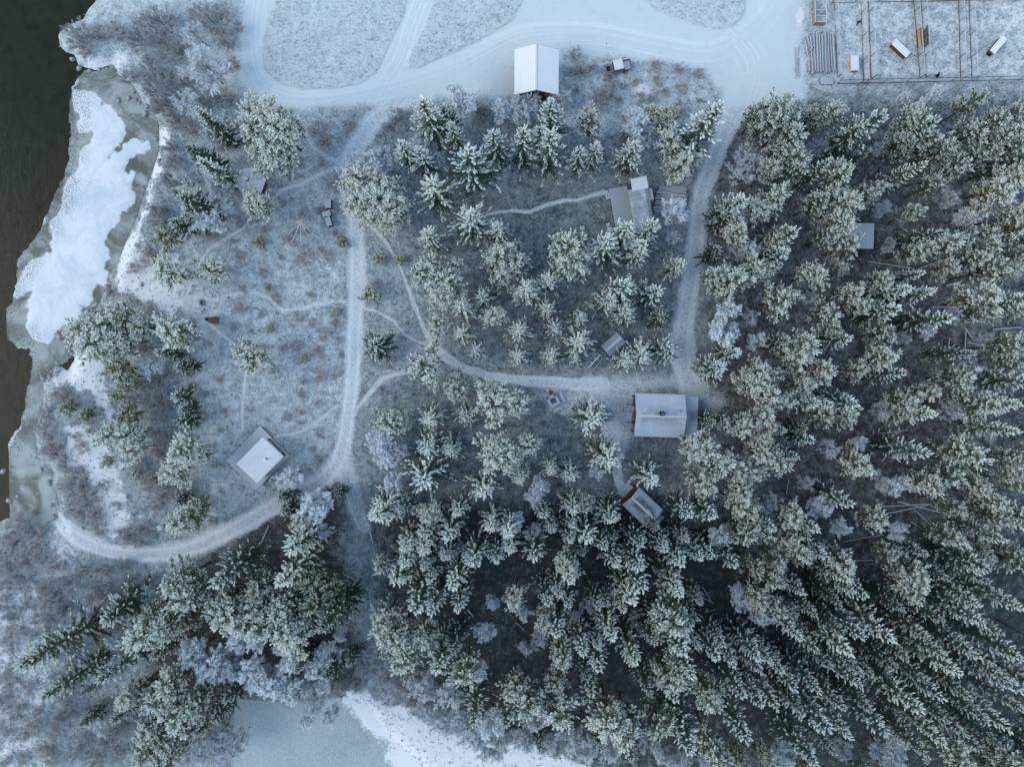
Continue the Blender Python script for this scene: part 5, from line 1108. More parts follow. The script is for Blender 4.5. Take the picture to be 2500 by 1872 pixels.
c = G(528.5, 782.5); t = thing('wooden_tower', c, 0, 'narrow brown tapering wooden tower with a black cap by the fire ring', 'tower')
mb = MB(); mb.hexa([(-.46, -.46, -.2), (.46, -.46, -.2), (.46, .46, -.2), (-.46, .46, -.2)], [(-.17, -.17, 3.0), (.17, -.17, 3.0), (.17, .17, 3.0), (-.17, .17, 3.0)]); mb.build('tower_body', M_LOGW, t)
mb = MB(); mb.hexa([(-.21, -.21, 2.98), (.21, -.21, 2.98), (.21, .21, 2.98), (-.21, .21, 2.98)], [(-.19, -.19, 3.3), (.19, -.19, 3.3), (.19, .19, 3.3), (-.19, .19, 3.3)]); mb.build('tower_cap', M_BLACK, t)
mb = MB()
for sx, sy in ((-1, -1), (1, -1), (1, 1), (-1, 1)): mb.beam((sx * .47, sy * .47, -.1), (sx * .18, sy * .18, 3.0), 0.07, 0.07)
mb.build('corner_post', M_FWOOD, t)

c = G(702.5, 430.5); t = thing('fire_bowl', c, R(10), 'hexagonal concrete fire bowl with black opening beside the upright bench', 'fire bowl')
mb = MB(); mb.hexa(hexp(0.34, -0.1), hexp(0.32, 0.45)); mb.build('bowl_body', M_CONC, t)
mb = MB(); mb.tube((0, 0, 0.45), (0, 0, 0.75), 0.17, 0.16, 14); mb.build('stove_pipe', M_BLACK, t)

c = G(1350.4, 977.5); t = thing('fire_table', c, R(26), 'square table built round a fire grate near the main cabin', 'table')
mb = MB(); hw, iw = 0.78, 0.42
for s_ in (-1, 1):
    for k in range(2):
        o_ = iw + (k + 0.5) * (hw - iw) / 2
        mb.box((0, s_ * o_, 0.55), (2 * hw, (hw - iw) / 2 - 0.02, 0.05)); mb.box((s_ * o_, 0, 0.55), ((hw - iw) / 2 - 0.02, 2 * iw - 0.02, 0.05))
mb.build('tabletop', M_FWOOD, t)
for sx, sy in ((-1, -1), (1, -1), (1, 1), (-1, 1)):
    mb = MB(); mb.box((sx * 0.66, sy * 0.66, 0.2), (0.1, 0.1, 0.64)); mb.build('leg', M_DARKW, t)
mb = MB(); mb.box((0, 0, 0.25), (0.78, 0.78, 0.5)); mb.build('hearth', M_STONE, t)
mb = MB()
for k in range(18):
    a, b = k * .349, (k + 1) * .349; mb.beam((.26 * math.cos(a), .26 * math.sin(a), .54), (.26 * math.cos(b), .26 * math.sin(b), .54), .06, .1)
for k in range(5): mb.box((-0.2 + k * 0.1, 0, 0.53), (0.015, 0.40, 0.015))
mb.build('fire_grate', M_BLACK, t)
c = G(1353.8, 963.4); mb = MB(); mb.tube((0, 0, 0.575), (0, 0, 0.80), 0.13, 0.14, 12); mb.tube((0, 0, 0.80), (0, 0, 0.83), 0.15, 0.05, 12); o = mb.build('cooking_pot', M_BLACK); o.location = (c.x, c.y, c.z); tag(o, 'black cooking pot on the corner of the square fire table', 'pot')
c = G(1336, 971.5); mb = MB(); mb.box((0, 0, 0.66), (0.32, 0.24, 0.16), 0.4); mb.box((0.03, 0.02, 0.77), (0.16, 0.18, 0.07), 1.0); o = mb.build('fabric_bag', flat('plum_fabric', (0.13, 0.08, 0.10), 0.9)); o.location = c; tag(o, 'dark plum bag slumped on the left corner of the fire table', 'bag')
c = G(1343.5, 958); t = thing('folding_chair', c, R(-60), 'bright red folding chair at the top of the square fire table', 'chair')
mb = MB(); mb.box((0, 0, 0.42), (0.46, 0.46, 0.04)); mb.build('seat', M_REDP, t)
mb = MB(); mb.hexa([(-.23, .20, .46), (.23, .20, .46), (.23, .24, .46), (-.23, .24, .46)], [(-.23, .36, .92), (.23, .36, .92), (.23, .40, .92), (-.23, .40, .92)]); mb.build('backrest', M_REDP, t)
for sx in (-1, 1):
    mb = MB(); mb.box((sx * .26, 0.02, .62), (.06, .44, .04)); mb.build('armrest', M_BLACK, t)
    for sy in (-1, 1):
        mb = MB(); mb.tube((sx * .21, sy * .2, .42), (sx * .23, -sy * .2, 0), .014, n=6); mb.build('leg', M_BLACK, t)
c = G(1421.5, 558.5); t = thing('garden_stove', c, 0.2, 'pale box stove standing alone on the lawn left of the long cabin', 'stove')
mb = MB(); mb.box((0, 0, 0.3), (0.58, 0.55, 0.6)); mb.build('stove_body', M_STEEL, t)
mb = MB(); mb.tube((-.05, .38, 0), (-.05, .38, 0.9), .09); mb.build('stove_pipe', M_BLACK, t)
c = G(658, 465); 

# swing frame
t_c = G(1450, 885); t = thing('swing_frame', t_c, 0, 'timber swing frame with one top beam beside the small grey shed', 'swing frame')
def SL(fx, fy, z): return W(fx, fy, z + t_c.z) - t_c
mb = MB(); A, B = SL(1465.6, 866.3, 2.0), SL(1436.2, 897.8, 2.0); mb.beam(A, B, 0.12, 0.12); mb.build('top_beam', M_RAIL, t)
for a, l1, l2 in ((A, (1452, 862.7), (1471.4, 873.9)), (B, (1429, 892), (1446.4, 906.5))):
    for l in (l1, l2):
        mb = MB(); mb.beam(SL(*l, 0), a, 0.09, 0.09); mb.build('leg', M_RAIL, t)
mb = MB(); mb.beam(SL(1452, 862.7, .12), SL(1429, 892, .12), 0.07, 0.07); mb.beam(SL(1470.4, 876, .12), SL(1447, 905.5, .12), 0.07, 0.07); mb.build('ground_beam', M_RAIL, t)
for k in (0.3, 0.62):
    p = A.lerp(B, k); mb = MB()
    for s_ in (-0.18, 0.18): mb.tube(p + Vector((s_, s_ * .9, 0)), p + Vector((s_, s_ * .9, -1.5)), 0.01, n=5)
    o = mb.build('rope', M_WIRE, t); mb = MB(); mb.box(p + Vector((0, 0, -1.52)), (0.5, 0.18, 0.03), -0.8); mb.build('seat', M_FWOOD, o)

# ------------------------------------------------------------------ goal
zc = 2.0; A = W(1392.2, 99.5, zc); B = W(1482.3, 104, zc); C = W(1390, 134); D = W(1479, 140)
c = (A + B) / 2; t = thing('football_goal', (c.x, c.y, 0), 0, 'white football goal frame standing on the frosted turf right of the barn', 'goal')
o_ = Vector((c.x, c.y, 0)); A, B, C, D = A - o_, B - o_, C - o_, D - o_
gA_, gB_ = Vector((A.x, A.y, -0.1)), Vector((B.x, B.y, -0.1))
mb = MB(); mb.tube(A, B, .08); mb.build('crossbar', M_WPAINT, t)
for a, g in ((A, gA_), (B, gB_)):
    mb = MB(); mb.tube(a, g, .07); mb.build('post', M_WPAINT, t)
mb = MB(); mb.tube(gA_ + Vector((0, 0, .2)), C + Vector((0, 0, .05)), .035); mb.tube(gB_ + Vector((0, 0, .2)), D + Vector((0, 0, .05)), .035); mb.tube(C + Vector((0, 0, .05)), D + Vector((0, 0, .05)), .035); mb.build('ground_bar', M_WPAINT, t)

# ------------------------------------------------------------------ old farm vehicle (front towards -x)
c = G(1506, 171); t = thing('farm_jeep', c, math.atan2(-0.15 * -1, 0.71) * 1.0 + 0.02, 'old grey open fronted jeep with frosted canvas roof parked in rough grass', 'jeep')
mb = MB()
mb.hexa([(-1.9, -.55, .5), (-.75, -.62, .5), (-.75, .62, .5), (-1.9, .55, .5)], [(-1.9, -.46, .98), (-.75, -.56, 1.06), (-.75, .56, 1.06), (-1.9, .46, .98)])
mb.hexa([(-.75, -.68, .45), (.6, -.68, .45), (.6, .68, .45), (-.75, .68, .45)], [(-.75, -.66, 1.08), (.6, -.66, 1.08), (.6, .66, 1.08), (-.75, .66, 1.08)])
mb.build('body', M_JEEP, t)
mb = MB(); mb.hexa([(-.72, -.70, 1.12), (.58, -.70, 1.12), (.58, .70, 1.12), (-.72, .70, 1.12)], [(-.55, -.62, 1.74), (.55, -.66, 1.74), (.55, .66, 1.74), (-.55, .62, 1.74)]); mb.build('cab', M_GLASS, t)
mb = MB(); mb.hexa([(-.66, -.70, 1.75), (.66, -.72, 1.75), (.66, .72, 1.75), (-.66, .70, 1.75)], [(-.60, -.64, 1.86), (.60, -.66, 1.86), (.60, .66, 1.86), (-.60, .64, 1.86)])
mb.build('roof', M_CANVAS, t)
mb = MB()
for x in (-.3, .05, .4): mb.box((x, 0, 1.875), (.06, 1.2, .02))
mb.build('roof_rib', M_SNOWCAP, t)
for s_ in (-1, 1):
    mb = MB(); mb.hexa([(-1.85, s_ * .5 - .2, .78), (-1.0, s_ * .62 - .2, .78), (-1.0, s_ * .62 + .2, .78), (-1.85, s_ * .5 + .2, .78)], [(-1.8, s_ * .55 - .16, .9), (-1.0, s_ * .62 - .16, .92), (-1.0, s_ * .62 + .16, .92), (-1.8, s_ * .55 + .16, .9)]); mb.build('mudguard', M_JEEP, t)
    mb = MB(); mb.tube((-1.9, s_ * .33, .78), (-1.98, s_ * .33, .78), .11, n=12); mb.build('headlight', M_STEEL, t)
    for x in (-1.4, 1.1):
        mb = MB(); mb.tube((x, s_ * .58, .36), (x, s_ * .76, .36), .36, n=16); w_ = mb.build('wheel', M_RUBBER, t); mb = MB(); mb.tube((x, s_ * .755, .36), (x, s_ * .775, .36), .2, n=12); mb.build('rim', M_STEEL, w_)
mb = MB(); mb.tube((-1.55, .06, 1.05), (-1.20, .06, 1.12), .10, n=10); mb.tube((-1.65, -.22, 1.02), (-1.1, -.26, 1.08), .07, n=10); mb.box((-1.35, .12, 1.0), (.5, .5, .1)); mb.build('engine', M_BLACK, t)
mb = MB()
for p_, d_ in (((1.35, -.68, .85), (1.1, .05, .5)), ((1.35, .68, .85), (1.1, .05, .5)), ((.82, 0, .85), (.05, 1.3, .5)), ((1.88, 0, .85), (.05, 1.3, .5)), ((1.35, 0, .62), (1.0, 1.3, .05))): mb.box(p_, d_)
mb.build('load_bed', M_JEEP, t)
mb = MB(); mb.box((1.35, 0, .72), (.96, 1.22, .12)); mb.build('snow_load', M_SNOWCAP, t)
mb = MB(); mb.beam((.80, -.8, 1.2), (.80, .9, 1.2), .07, .07); mb.beam((.8, .9, 1.2), (1.4, .9, 1.2), .07, .07); mb.tube((.8, .7, .8), (.8, .7, 1.2), .03); mb.tube((.8, -.7, .8), (.8, -.7, 1.2), .03); mb.build('rack', M_BLACK, t)

# ------------------------------------------------------------------ logs
LOGV = []
for k in range(6):
    mb = MB(); r0 = 0.095; a = [Vector((-0.5, 0, 0)), Vector((-.17, .004 * (k - 3), .0)), Vector((.2, -.004 * (k - 2), 0)), Vector((.5, 0, 0))]
    for i in range(3): mb.tube(a[i], a[i + 1], r0 * (1.1 - .1 * i), r0 * (1.0 - .1 * i), 9)
    o = mb.build('log', M_LOG); LOGV.append(o.data); bpy.data.objects.remove(o)
def log(a, b, r_, name, label, cat, group, m=None):
    d = b - a; o = link(name, random.choice(LOGV)); o.location = (a + b) / 2; o.scale = (d.length, r_ / .095, r_ / .095)
    o.rotation_mode = 'QUATERNION'; o.rotation_quaternion = d.to_track_quat('X', 'Z')
    tag(o, label, cat, group); return o
rs = random.Random(12)
for lay, (n, y0, y1, zz) in enumerate(((24, 454, 523, .12), (22, 457, 519, .30), (17, 462, 514, .48))):
    for k in range(n):
        f = (k + .5) / n; fy = y0 + (y1 - y0) * f
        xl = 1607 - 11 * f + rs.uniform(-3, 3); xr = 1675 - 2 * f + rs.uniform(-3, 3)
        tilt = rs.gauss(1.0, 2.0) + (1 - f) * 2
        z = gz(*W(1640, fy).xy) + zz + rs.uniform(-.02, .03)
        log(W(xl, fy - tilt, z), W(xr, fy + tilt, z), rs.uniform(.07, .12), 'stacked_log', 'frosted log in the long log stack right of the long cabin', 'log', 'logs stacked beside the long cabin')
for k in range(30):
    f = (k + .5) / 30; fx = 1971 + f * 66; z = gz(*W(fx, 130).xy) + .12 + (.17 if k % 3 == 1 else 0)
    log(W(fx + rs.uniform(-2, 1), 76 + rs.uniform(-2, 10) + (14 if f < .25 else 0), z), W(fx + rs.uniform(0, 3) + 2, 178 + rs.uniform(-6, 6), z), rs.uniform(.07, .11), 'felled_log', 'long frosted log in the row of felled logs beside the kennels', 'log', 'felled logs left of the kennels')
for (x0, y0, x1, y1), lb in (((258, 650, 340, 870), 'short log lying askew on the left of the felled log row'), ((325, 950, 400, 840), 'shortest log slanting across the felled log row'), ((240, 750, 285, 1020), 'short upright log at left end of the felled log row'), ((270, 530, 350, 580), 'short log end lying above the felled log row'), ((545, 490, 555, 600), 'log end sticking out between crate frame and felled logs')):
    v0, v1 = G(1930 + x0 / 7.36, y0 / 7.36), G(1930 + x1 / 7.36, y1 / 7.36); v0.z += .42 if y0 > 600 else .1; v1.z += .42 if y0 > 600 else .1
    log(v0, v1, .08, 'short_log', lb, 'log', None)
for x0, y0, x1, y1 in ((85, 860, 98, 1430), (130, 1040, 125, 1380), (150, 1050, 150, 1320), (110, 1110, 70, 1290), (165, 1300, 160, 1400), (140, 830, 135, 1030)):
    v0, v1 = G(1930 + x0 / 7.36, y0 / 7.36), G(1930 + x1 / 7.36, y1 / 7.36); v0.z += .06; v1.z += .06
    log(v0, v1, .04, 'thin_pole', 'thin pole lying loose left of the felled log row', 'pole', 'thin poles left of the felled logs')
for k in range(7):
    fy = 190 + k * 2.6; v0, v1 = G(2000.5 + abs(k - 3) * .8, fy + 1.2 - k * .1), G(2034.5 - abs(k - 3) * .5, fy + 1.5 - k * .15); v0.z += .1; v1.z += .1
    log(v0, v1, .09, 'short_board_log', 'short frosted half log in the small bundle below the felled logs', 'log', 'small bundle of half logs')
FALLEN = [((3, 1), (1040, 400, 1120, 465), .16), ((3, 1), (1130, 290, 1280, 430), .06), ((3, 1), (860, 605, 1240, 665), .09), ((3, 1), (1290, 670, 1600, 560), .08), ((3, 1), (1050, 265, 1190, 215), .10), ((3, 1), (1020, 580, 1150, 520), .08), ((3, 1), (1530, 815, 1720, 760), .13), ((3, 1), (1400, 1000, 1700, 990), .08), ((3, 1), (1690, 1175, 1775, 1290), .09), ((3, 1), (1700, 1210, 1695, 1370), .08), ((3, 1), (1930, 1192, 2180, 1170), .09), ((3, 1), (1565, 1260, 1540, 1410), .07), ((3, 1), (1720, 1300, 1830, 1330), .07), ((3, 1), (1740, 110, 1830, 0), .10),
          ((3, 2), (980, 1060, 1400, 1035), .09), ((3, 2), (1020, 1120, 1380, 1045), .09), ((3, 2), (1110, 1015, 1480, 1110), .09), ((3, 2), (1250, 1080, 1400, 1220), .07), ((3, 2), (1530, 1200, 1770, 1285), .13), ((3, 2), (1220, 1190, 1300, 1225), .13), ((3, 2), (1070, 1370, 1250, 1440), .12), ((3, 2), (1390, 1440, 1500, 1510), .12), ((3, 2), (700, 1525, 900, 1520), .08), ((3, 2), (640, 1365, 980, 1300), .06), ((3, 2), (960, 430, 1200, 400), .06), ((3, 2), (155, 960, 175, 820), .07),
          ((2, 3), (1520, 110, 1740, 240), .06), ((2, 3), (1600, 335, 1750, 290), .08), ((2, 3), (1640, 90, 1720, 220), .06), ((2, 3), (30, 400, 110, 470), .07), ((1, 3), (1830, 290, 1880, 350), .13), ((1, 2), (990, 1275, 1015, 1380), .10), ((1, 2), (660, 1290, 700, 1265), .09), ((1, 2), (750, 1300, 790, 1285), .08), ((1, 2), (50, 1370, 115, 1225), .08), ((1, 3), (840, 95, 970, 105), .06), ((1, 3), (985, 130, 995, 270), .07), ((1, 2), (890, 1010, 910, 1110), .07)]
LOGS_L = []
for (i, j), (x0, y0, x1, y1), r_ in FALLEN:
    a = (625 * i + x0 / 3.5392, 468 * j + y0 / 3.5392); b = (625 * i + x1 / 3.5392, 468 * j + y1 / 3.5392)
    v0, v1 = G(*a), G(*b); v0.z += r_ + .12; v1.z += r_ + .12
    o = log(v0, v1, r_, 'fallen_trunk', '', 'fallen trunk', 'fallen trunks on the forest floor'); LOGS_L.append((o, (a[0] + b[0]) / 2, (a[1] + b[1]) / 2))

# ------------------------------------------------------------------ kennels
def fence(name, top0, top1, H, n, label, wires=5, rail=.05, rail_m=M_RAIL):
    A, B = W(*top0, H), W(*top1, H); c = (A + B) / 2
    t = thing(name, (c.x, c.y, 0), math.atan2(B.y - A.y, B.x - A.x), label, 'fence', 'fences of the dog yard')
    Ln = (B - A).length / 2
    mb = MB(); mb.beam((-Ln, 0, H), (Ln, 0, H), rail * 1.3, rail * 1.3); mb.build('top_rail', rail_m, t)
    mb = MB(); mb.beam((-Ln, 0, .1), (Ln, 0, .1), .04, .16); mb.build('base_board', M_POST, t)
    for k in range(n + 1):
        mb = MB(); mb.tube((-Ln + 2 * Ln * k / n, 0.05, -.3), (-Ln + 2 * Ln * k / n, 0.05, H + .03), .055, n=7); mb.build('post', M_POST, t)
    mb = MB()
    for k in range(wires): mb.beam((-Ln, 0, .3 + (H - .4) * k / wires), (Ln, 0, .3 + (H - .4) * k / wires), .018, .018)
    m_ = int(2 * Ln / .5)
    for k in range(m_): mb.beam((-Ln + (k + .5) * 2 * Ln / m_, 0, .2), (-Ln + (k + .5) * 2 * Ln / m_, 0, H), .008, .008)
    mb.build('wire_mesh', M_WIRE, t)
    return t
fence('kennel_fence', (2044, -40), (2054, 180.7), 1.25, 4, 'leftmost wire fence of the dog yard beside the felled logs')
fence('kennel_fence', (2113.6, -40), (2121.6, 194), 1.6, 4, 'second wire fence of the dog yard, with a thick pale top rail')
fence('kennel_fence', (2132.2, -40), (2139.9, 183), 1.6, 4, 'third wire fence of the dog yard, left of the tilted long kennel box')
fence('kennel_fence', (2242.5, -40), (2259.8, 180.7), 1.5, 4, 'wire fence carrying the orange plank screen in the dog yard')
fence('kennel_fence', (2260.5, -40), (2275.4, 179), 1.5, 4, 'wire fence carrying the dark slatted screen in the dog yard')
fence('kennel_fence', (2354, -40), (2359.6, 186), 1.4, 4, 'left fence of the brown strip between the two right pens')
fence('kennel_fence', (2379.2, -40), (2387.5, 185), 1.4, 4, 'right fence of the brown strip beside the right hand pen')
fence('kennel_fence', (2056, 196), (2560, 185), 1.3, 9, 'long wire fence along the bottom of the dog yard', 4, .035, M_POST)
fence('kennel_fence', (2040, -4), (2560, -14), 1.4, 9, 'wire fence along the top edge of the dog yard', 4, .04, M_POST)
def screen(b0, b1, t0, t1, H, slats, m, label, gap):
    P0, P1, P2, P3 = W(*b0), W(*b1), W(*t1, H), W(*t0, H)
    c = (P0 + P1) / 2; t = thing('plank_screen', (c.x, c.y, 0), 0, label, 'screen'); o_ = Vector((c.x, c.y, 0))
    P0, P1, P2, P3 = P0 - o_, P1 - o_, P2 - o_, P3 - o_
    mb = MB()
    for k in range(slats):
        f0, f1 = k / slats, (k + gap) / slats
        a, b, c_, d = P0.lerp(P1, f0), P0.lerp(P1, f1), P3.lerp(P2, f1), P3.lerp(P2, f0); n = Vector((.03, 0, 0))
        mb.hexa([a, b, c_, d], [a + n, b + n, c_ + n, d + n])
    mb.build('plank', m, t)
    mb = MB()
    for f in (.2, .8): mb.beam(P0.lerp(P3, f) + Vector((-.05, 0, 0)), P1.lerp(P2, f) + Vector((-.05, 0, 0)), .06, .05)
    mb.build('batten', M_DARKW, t)
screen((2236, 76), (2239.4, 119.6), (2249.5, 66), (2254.4, 110), 1.5, 16, M_ORANGE, 'fresh orange plank screen leaning on a dog yard fence', .96)
screen((2254.5, 73), (2257.5, 118), (2264.5, 62.5), (2269, 110), 1.35, 16, M_DARKW, 'dark gapped slat screen on the fence beside the orange planks', .55)
def kennel(corners, h, wm, label, slope=.1, dark=False):
    c, ang, lx, ly = frame_of(corners, h); z0 = gz(c.x, c.y)
    t = thing('dog_kennel', (c.x, c.y, z0), ang, label, 'kennel', 'kennel boxes in the dog yard')
    mono(t, 'roof', -lx, lx, -ly, ly, h - z0, h - z0 - slope * .4, M_SNOWCAP, .09); walls(t, -lx + .08, lx - .08, -ly + .08, ly - .08, h - z0 - .13, wm)
    mb = MB()
    for k in range(4): mb.box((0, -ly + .07, .15 + k * .2), (2 * lx - .2, .03, .05)); mb.box((-lx + .07, 0, .15 + k * .2), (.03, 2 * ly - .2, .05))
    mb.build('cladding_strip', M_DARKW, t)
    mb = MB(); mb.box((lx - .06, 0, .3), (.06, min(.5, ly), .55)); mb.build('door_hole', M_BLACK, t)
kennel([(2078.8, 173.2), (2078.9, 135.5), (2099, 135.5), (2099.5, 173.2)][::-1], .8, M_PALE, 'kennel box with pale pinkish wooden side in the left pen')
kennel([(2178, 108), (2212.6, 140.6), (2224.8, 128.4), (2187.5, 95)], .95, M_LOGW, 'widest tilted kennel box with brown side and white roof')
kennel([(2458.8, 96.5), (2448.6, 86.3), (2418, 121), (2428.9, 133.2)][1:] + [(2458.8, 96.5)], .95, M_LOGW, 'narrow tilted kennel box with dark entrance in the right pen')
# crate frame, boards, tarp, dog
c = G(2002, 30); t = thing('crate_frame', (c.x, c.y, c.z), 0, 'open timber crate frame above the felled logs', 'crate')
q0 = [W(1988.5, -6, 1.1) - c, W(1989.8, 55, 1.1) - c, W(2017, 56, 1.1) - c, W(2015.5, -6, 1.1) - c]
mb = MB()
for a, b in ((0, 1), (1, 2), (2, 3)): mb.beam(Vector((q0[a].x, q0[a].y, 1.1)), Vector((q0[b].x, q0[b].y, 1.1)), .08, .08)
for f in (.52, .755): a = q0[0].lerp(q0[1], f); b = q0[3].lerp(q0[2], f); mb.beam(Vector((a.x, a.y, 1.1)), Vector((b.x, b.y, 1.1)), .07, .07)
mb.build('top_rail', M_RAIL, t)
for f in (0, 0.5, 1):
    for a, b in ((q0[0], q0[1]), (q0[3], q0[2])):
        p = a.lerp(b, f); mb = MB(); mb.box((p.x, p.y, .5), (.08, .08, 1.2)); mb.build('post', M_RAIL, t)
mb = MB()
for k in range(4):
    z = .12 + k * .24; mb.beam(Vector((q0[0].x, q0[0].y, z)), Vector((q0[1].x, q0[1].y, z)), .03, .2); mb.beam(Vector((q0[1].x, q0[1].y + .03, z)), Vector((q0[2].x, q0[2].y + .03, z)), .03, .2)
mb.build('side_board', M_FWOOD, t)
for (a, b, za, zb), lb in ((((2006, -4), (2024, 38), 1.3, .6), 'long pale board leaning over the crate frame'), (((2020, 2), (2029, 45), .25, .15), 'pale board lying right of the crate frame'), (((2018, 24), (2022, 50), .4, .1), 'short board propped against right side of the crate frame')):
    v0, v1 = W(*a, za), W(*b, zb); mb = MB(); m0 = (v0 + v1) / 2; mb.beam(v0 - m0, v1 - m0, .22, .05); o = mb.build('loose_board', M_RAIL); o.location = m0; tag(o, lb, 'board')
c = G(2097, 55); mb = MB()
pts = [(1255, 360), (1235, 380), (1180, 390), (1195, 410), (1155, 490), (1170, 492), (1220, 430), (1255, 415)]
pp = [W(1930 + x / 7.36, y / 7.36) - Vector((c.x, c.y, 0)) for x, y in pts]
cen = sum(pp, Vector()) / len(pp); nb_ = len(pp); ring2 = [p.lerp(cen, .5) + Vector((0, 0, .16 + .07 * (k % 2))) for k, p in enumerate(pp)]
for k in range(nb_):
    j = (k + 1) % nb_; mb.poly([pp[j], pp[k], ring2[k], ring2[j]]); mb.poly([ring2[j], ring2[k], cen + Vector((0, 0, .12))])
o = mb.build('crumpled_tarp', M_TARP); o.location = (c.x, c.y, c.z + .02); tag(o, 'crumpled dark teal tarp on the snow of the left pen', 'tarp')

# black dog sitting near the lower pen fence (one continuous skin)
def skin(name, verts, edges, radii, m, loc, rz, label, cat):
    me = bpy.data.meshes.new(name); me.from_pydata(verts, edges, []); o = link(name, me); me.materials.append(m)
    sk = o.modifiers.new('skin', 'SKIN'); ss = o.modifiers.new('sub', 'SUBSURF'); ss.levels = 2; ss.render_levels = 2
    for i, r_ in enumerate(radii): me.skin_vertices[0].data[i].radius = (r_, r_)
    me.skin_vertices[0].data[0].use_root = True
    o.location = loc; o.rotation_euler = (0, 0, rz); return tag(o, label, cat)
dv = [(0, 0, .22), (.02, 0, .36), (.16, 0, .52), (.20, 0, .64), (.30, 0, .74), (.42, 0, .71), (.50, 0, .69), (-.12, 0, .12), (-.30, .03, .05), (-.45, .10, .05), (.02, .14, .22), (.20, .15, .20), (.06, .15, .08), (.20, .15, .035), (.02, -.14, .22), (.20, -.15, .20), (.06, -.15, .08), (.20, -.15, .035), (.22, .08, .40), (.25, .085, .20), (.27, .085, .04), (.34, .085, .03), (.22, -.08, .40), (.25, -.085, .20), (.27, -.085, .04), (.34, -.085, .03), (.28, .06, .82), (.28, -.06, .82)]
de = [(0, 1), (1, 2), (2, 3), (3, 4), (4, 5), (5, 6), (0, 7), (7, 8), (8, 9), (0, 10), (10, 11), (11, 12), (12, 13), (0, 14), (14, 15), (15, 16), (16, 17), (2, 18), (18, 19), (19, 20), (20, 21), (2, 22), (22, 23), (23, 24), (24, 25), (4, 26), (4, 27)]
dr = [.17, .16, .14, .10, .10, .06, .04, .10, .04, .02, .10, .08, .045, .035, .10, .08, .045, .035, .065, .045, .04, .03, .065, .045, .04, .03, .025, .025]
skin('dog', dv, de, dr, M_FUR, G(2287, 188), R(110), 'black dog sitting in the snow near the bottom pen fence', 'dog')

# ------------------------------------------------------------------ shore rocks
ROCKS = {(0, 0): "680 585 30;770 612 24;850 600 20;620 510 26;1020 868 30;1110 850 28;1170 862 22;1270 922 30;1255 985 36;1345 1200 28;1380 1392 25;1205 1100 14;1150 795 22;1200 890 20;1010 905 12", (0, 1): "600 1375 24;490 1480 22;430 1598 28;370 1612 34;440 1555 18;510 1250 42;760 1050 40;800 985 22;920 820 34;950 880 40;910 1580 13;480 1240 26;620 1400 22;1260 810 22;905 1632 12;765 1640 10;660 1350 14", (0, 2): "340 230 26;300 640 16;420 860 32;150 975 26;165 527 10;115 565 9;460 1150 30;260 625 14;350 745 26;440 1050 24;75 1010 34;20 760 30;410 1065 7;360 320 20"}
BASE = []
for k in range(6):
    mb = MB(); mb.ball((0, 0, 0), (1, .8, .62), 12, 8, .28); o = mb.build('boulder', M_STONE, None, True); BASE.append(o.data); bpy.data.objects.remove(o)
CAP = []
for k in range(3):
    mb = MB(); mb.ball((.05, 0, .34), (.62, .50, .32), 12, 8, .35); o = mb.build('snow_cap', M_RIME, None, True); CAP.append(o.data); bpy.data.objects.remove(o)
ROCK_L = []; rs = random.Random(5)
for (i, j), s_ in ROCKS.items():
    for q in s_.split(';'):
        x, y, r_ = map(float, q.split()); fx, fy = 625 * i + x / 3.5392, 468 * j + y / 3.5392; rad = r_ / 3.5392 * .058 * 0.95
        v = W(fx, fy, WATER_Z + .2); z = max(gz(v.x, v.y), WATER_Z) + rad * .12
        o = link('boulder', rs.choice(BASE)); o.location = (v.x, v.y, z); o.rotation_euler = (rs.uniform(-.15, .15), rs.uniform(-.15, .15), rs.uniform(0, 6.28)); o.scale = (rad, rad, rad)
        link('snow_cap', rs.choice(CAP), o); ROCK_L.append((o, fx, fy)); o['category'] = 'boulder'; o['group'] = 'boulders along the river bank'

# ------------------------------------------------------------------ heath tufts: ground cover nobody could count
def ground_cover():
    r = np.random.default_rng(77); n = 150000
    x = r.uniform(-76, 78, n); y = r.uniform(-60, 62, n)
    mk = masks(x, y)
    dens = mk['rough'] * (1 - mk['path']) * (1 - mk['lane']) * (1 - 0.75 * mk['snow'])
    dens *= np.where(sd_poly(x, y, RIVER) < 0.4, 0, 1) * np.where(sd_poly(x, y, POND) < 0.3, 0, 1)
    dens *= 0.35 + 0.9 * np.clip((fbm(x, y, 2.2, 91) - 0.35) * 2.6, 0, 1)
    for p in FIELDS: dens = np.where(sd_poly(x, y, p) < 0, 0.5, dens)
    k = r.random(n) < dens * 0.8
    x, y = x[k], y[k]; mk = {a: b[k] for a, b in mk.items()}; z = hz(x, y, mk); m = 4
    P = np.repeat(np.stack([x, y, z], 1), m, 0) + r.normal(0, 0.06, (len(x) * m, 3)) * [1, 1, 0]
    a = r.uniform(0, 6.283, len(P)); D = norm(np.stack([np.cos(a), np.sin(a), r.uniform(0.5, 1.8, len(P))], 1))
    L = r.uniform(0.10, 0.30, len(P)); S = norm(np.cross(D, UPV)); w = r.uniform(0.02, 0.05, len(P))
    U = np.cross(S, D)
    V = np.stack([P + S * w[:, None], P - S * w[:, None], P + U * w[:, None], P + D * L[:, None]], 1)
    t = np.array([[0, 2, 3], [2, 1, 3], [1, 0, 3]])
    F = (np.arange(len(P)) * 4)[:, None, None] + t[None]
    fr = np.repeat(mk['frost'] + r.normal(0, 0.18, len(x)), m)
    f = np.stack([fr - .2, fr - .2, fr - .2, fr + .25], 1)
    o = link('ground_cover', mesh_np('ground_cover', V.reshape(-1, 3), F.reshape(-1, 3), dict(frost=f.ravel()), M_HEATH))
    tag(o, 'low frosted heath and grass tufts covering the open ground', 'ground cover', kind='stuff')
ground_cover()

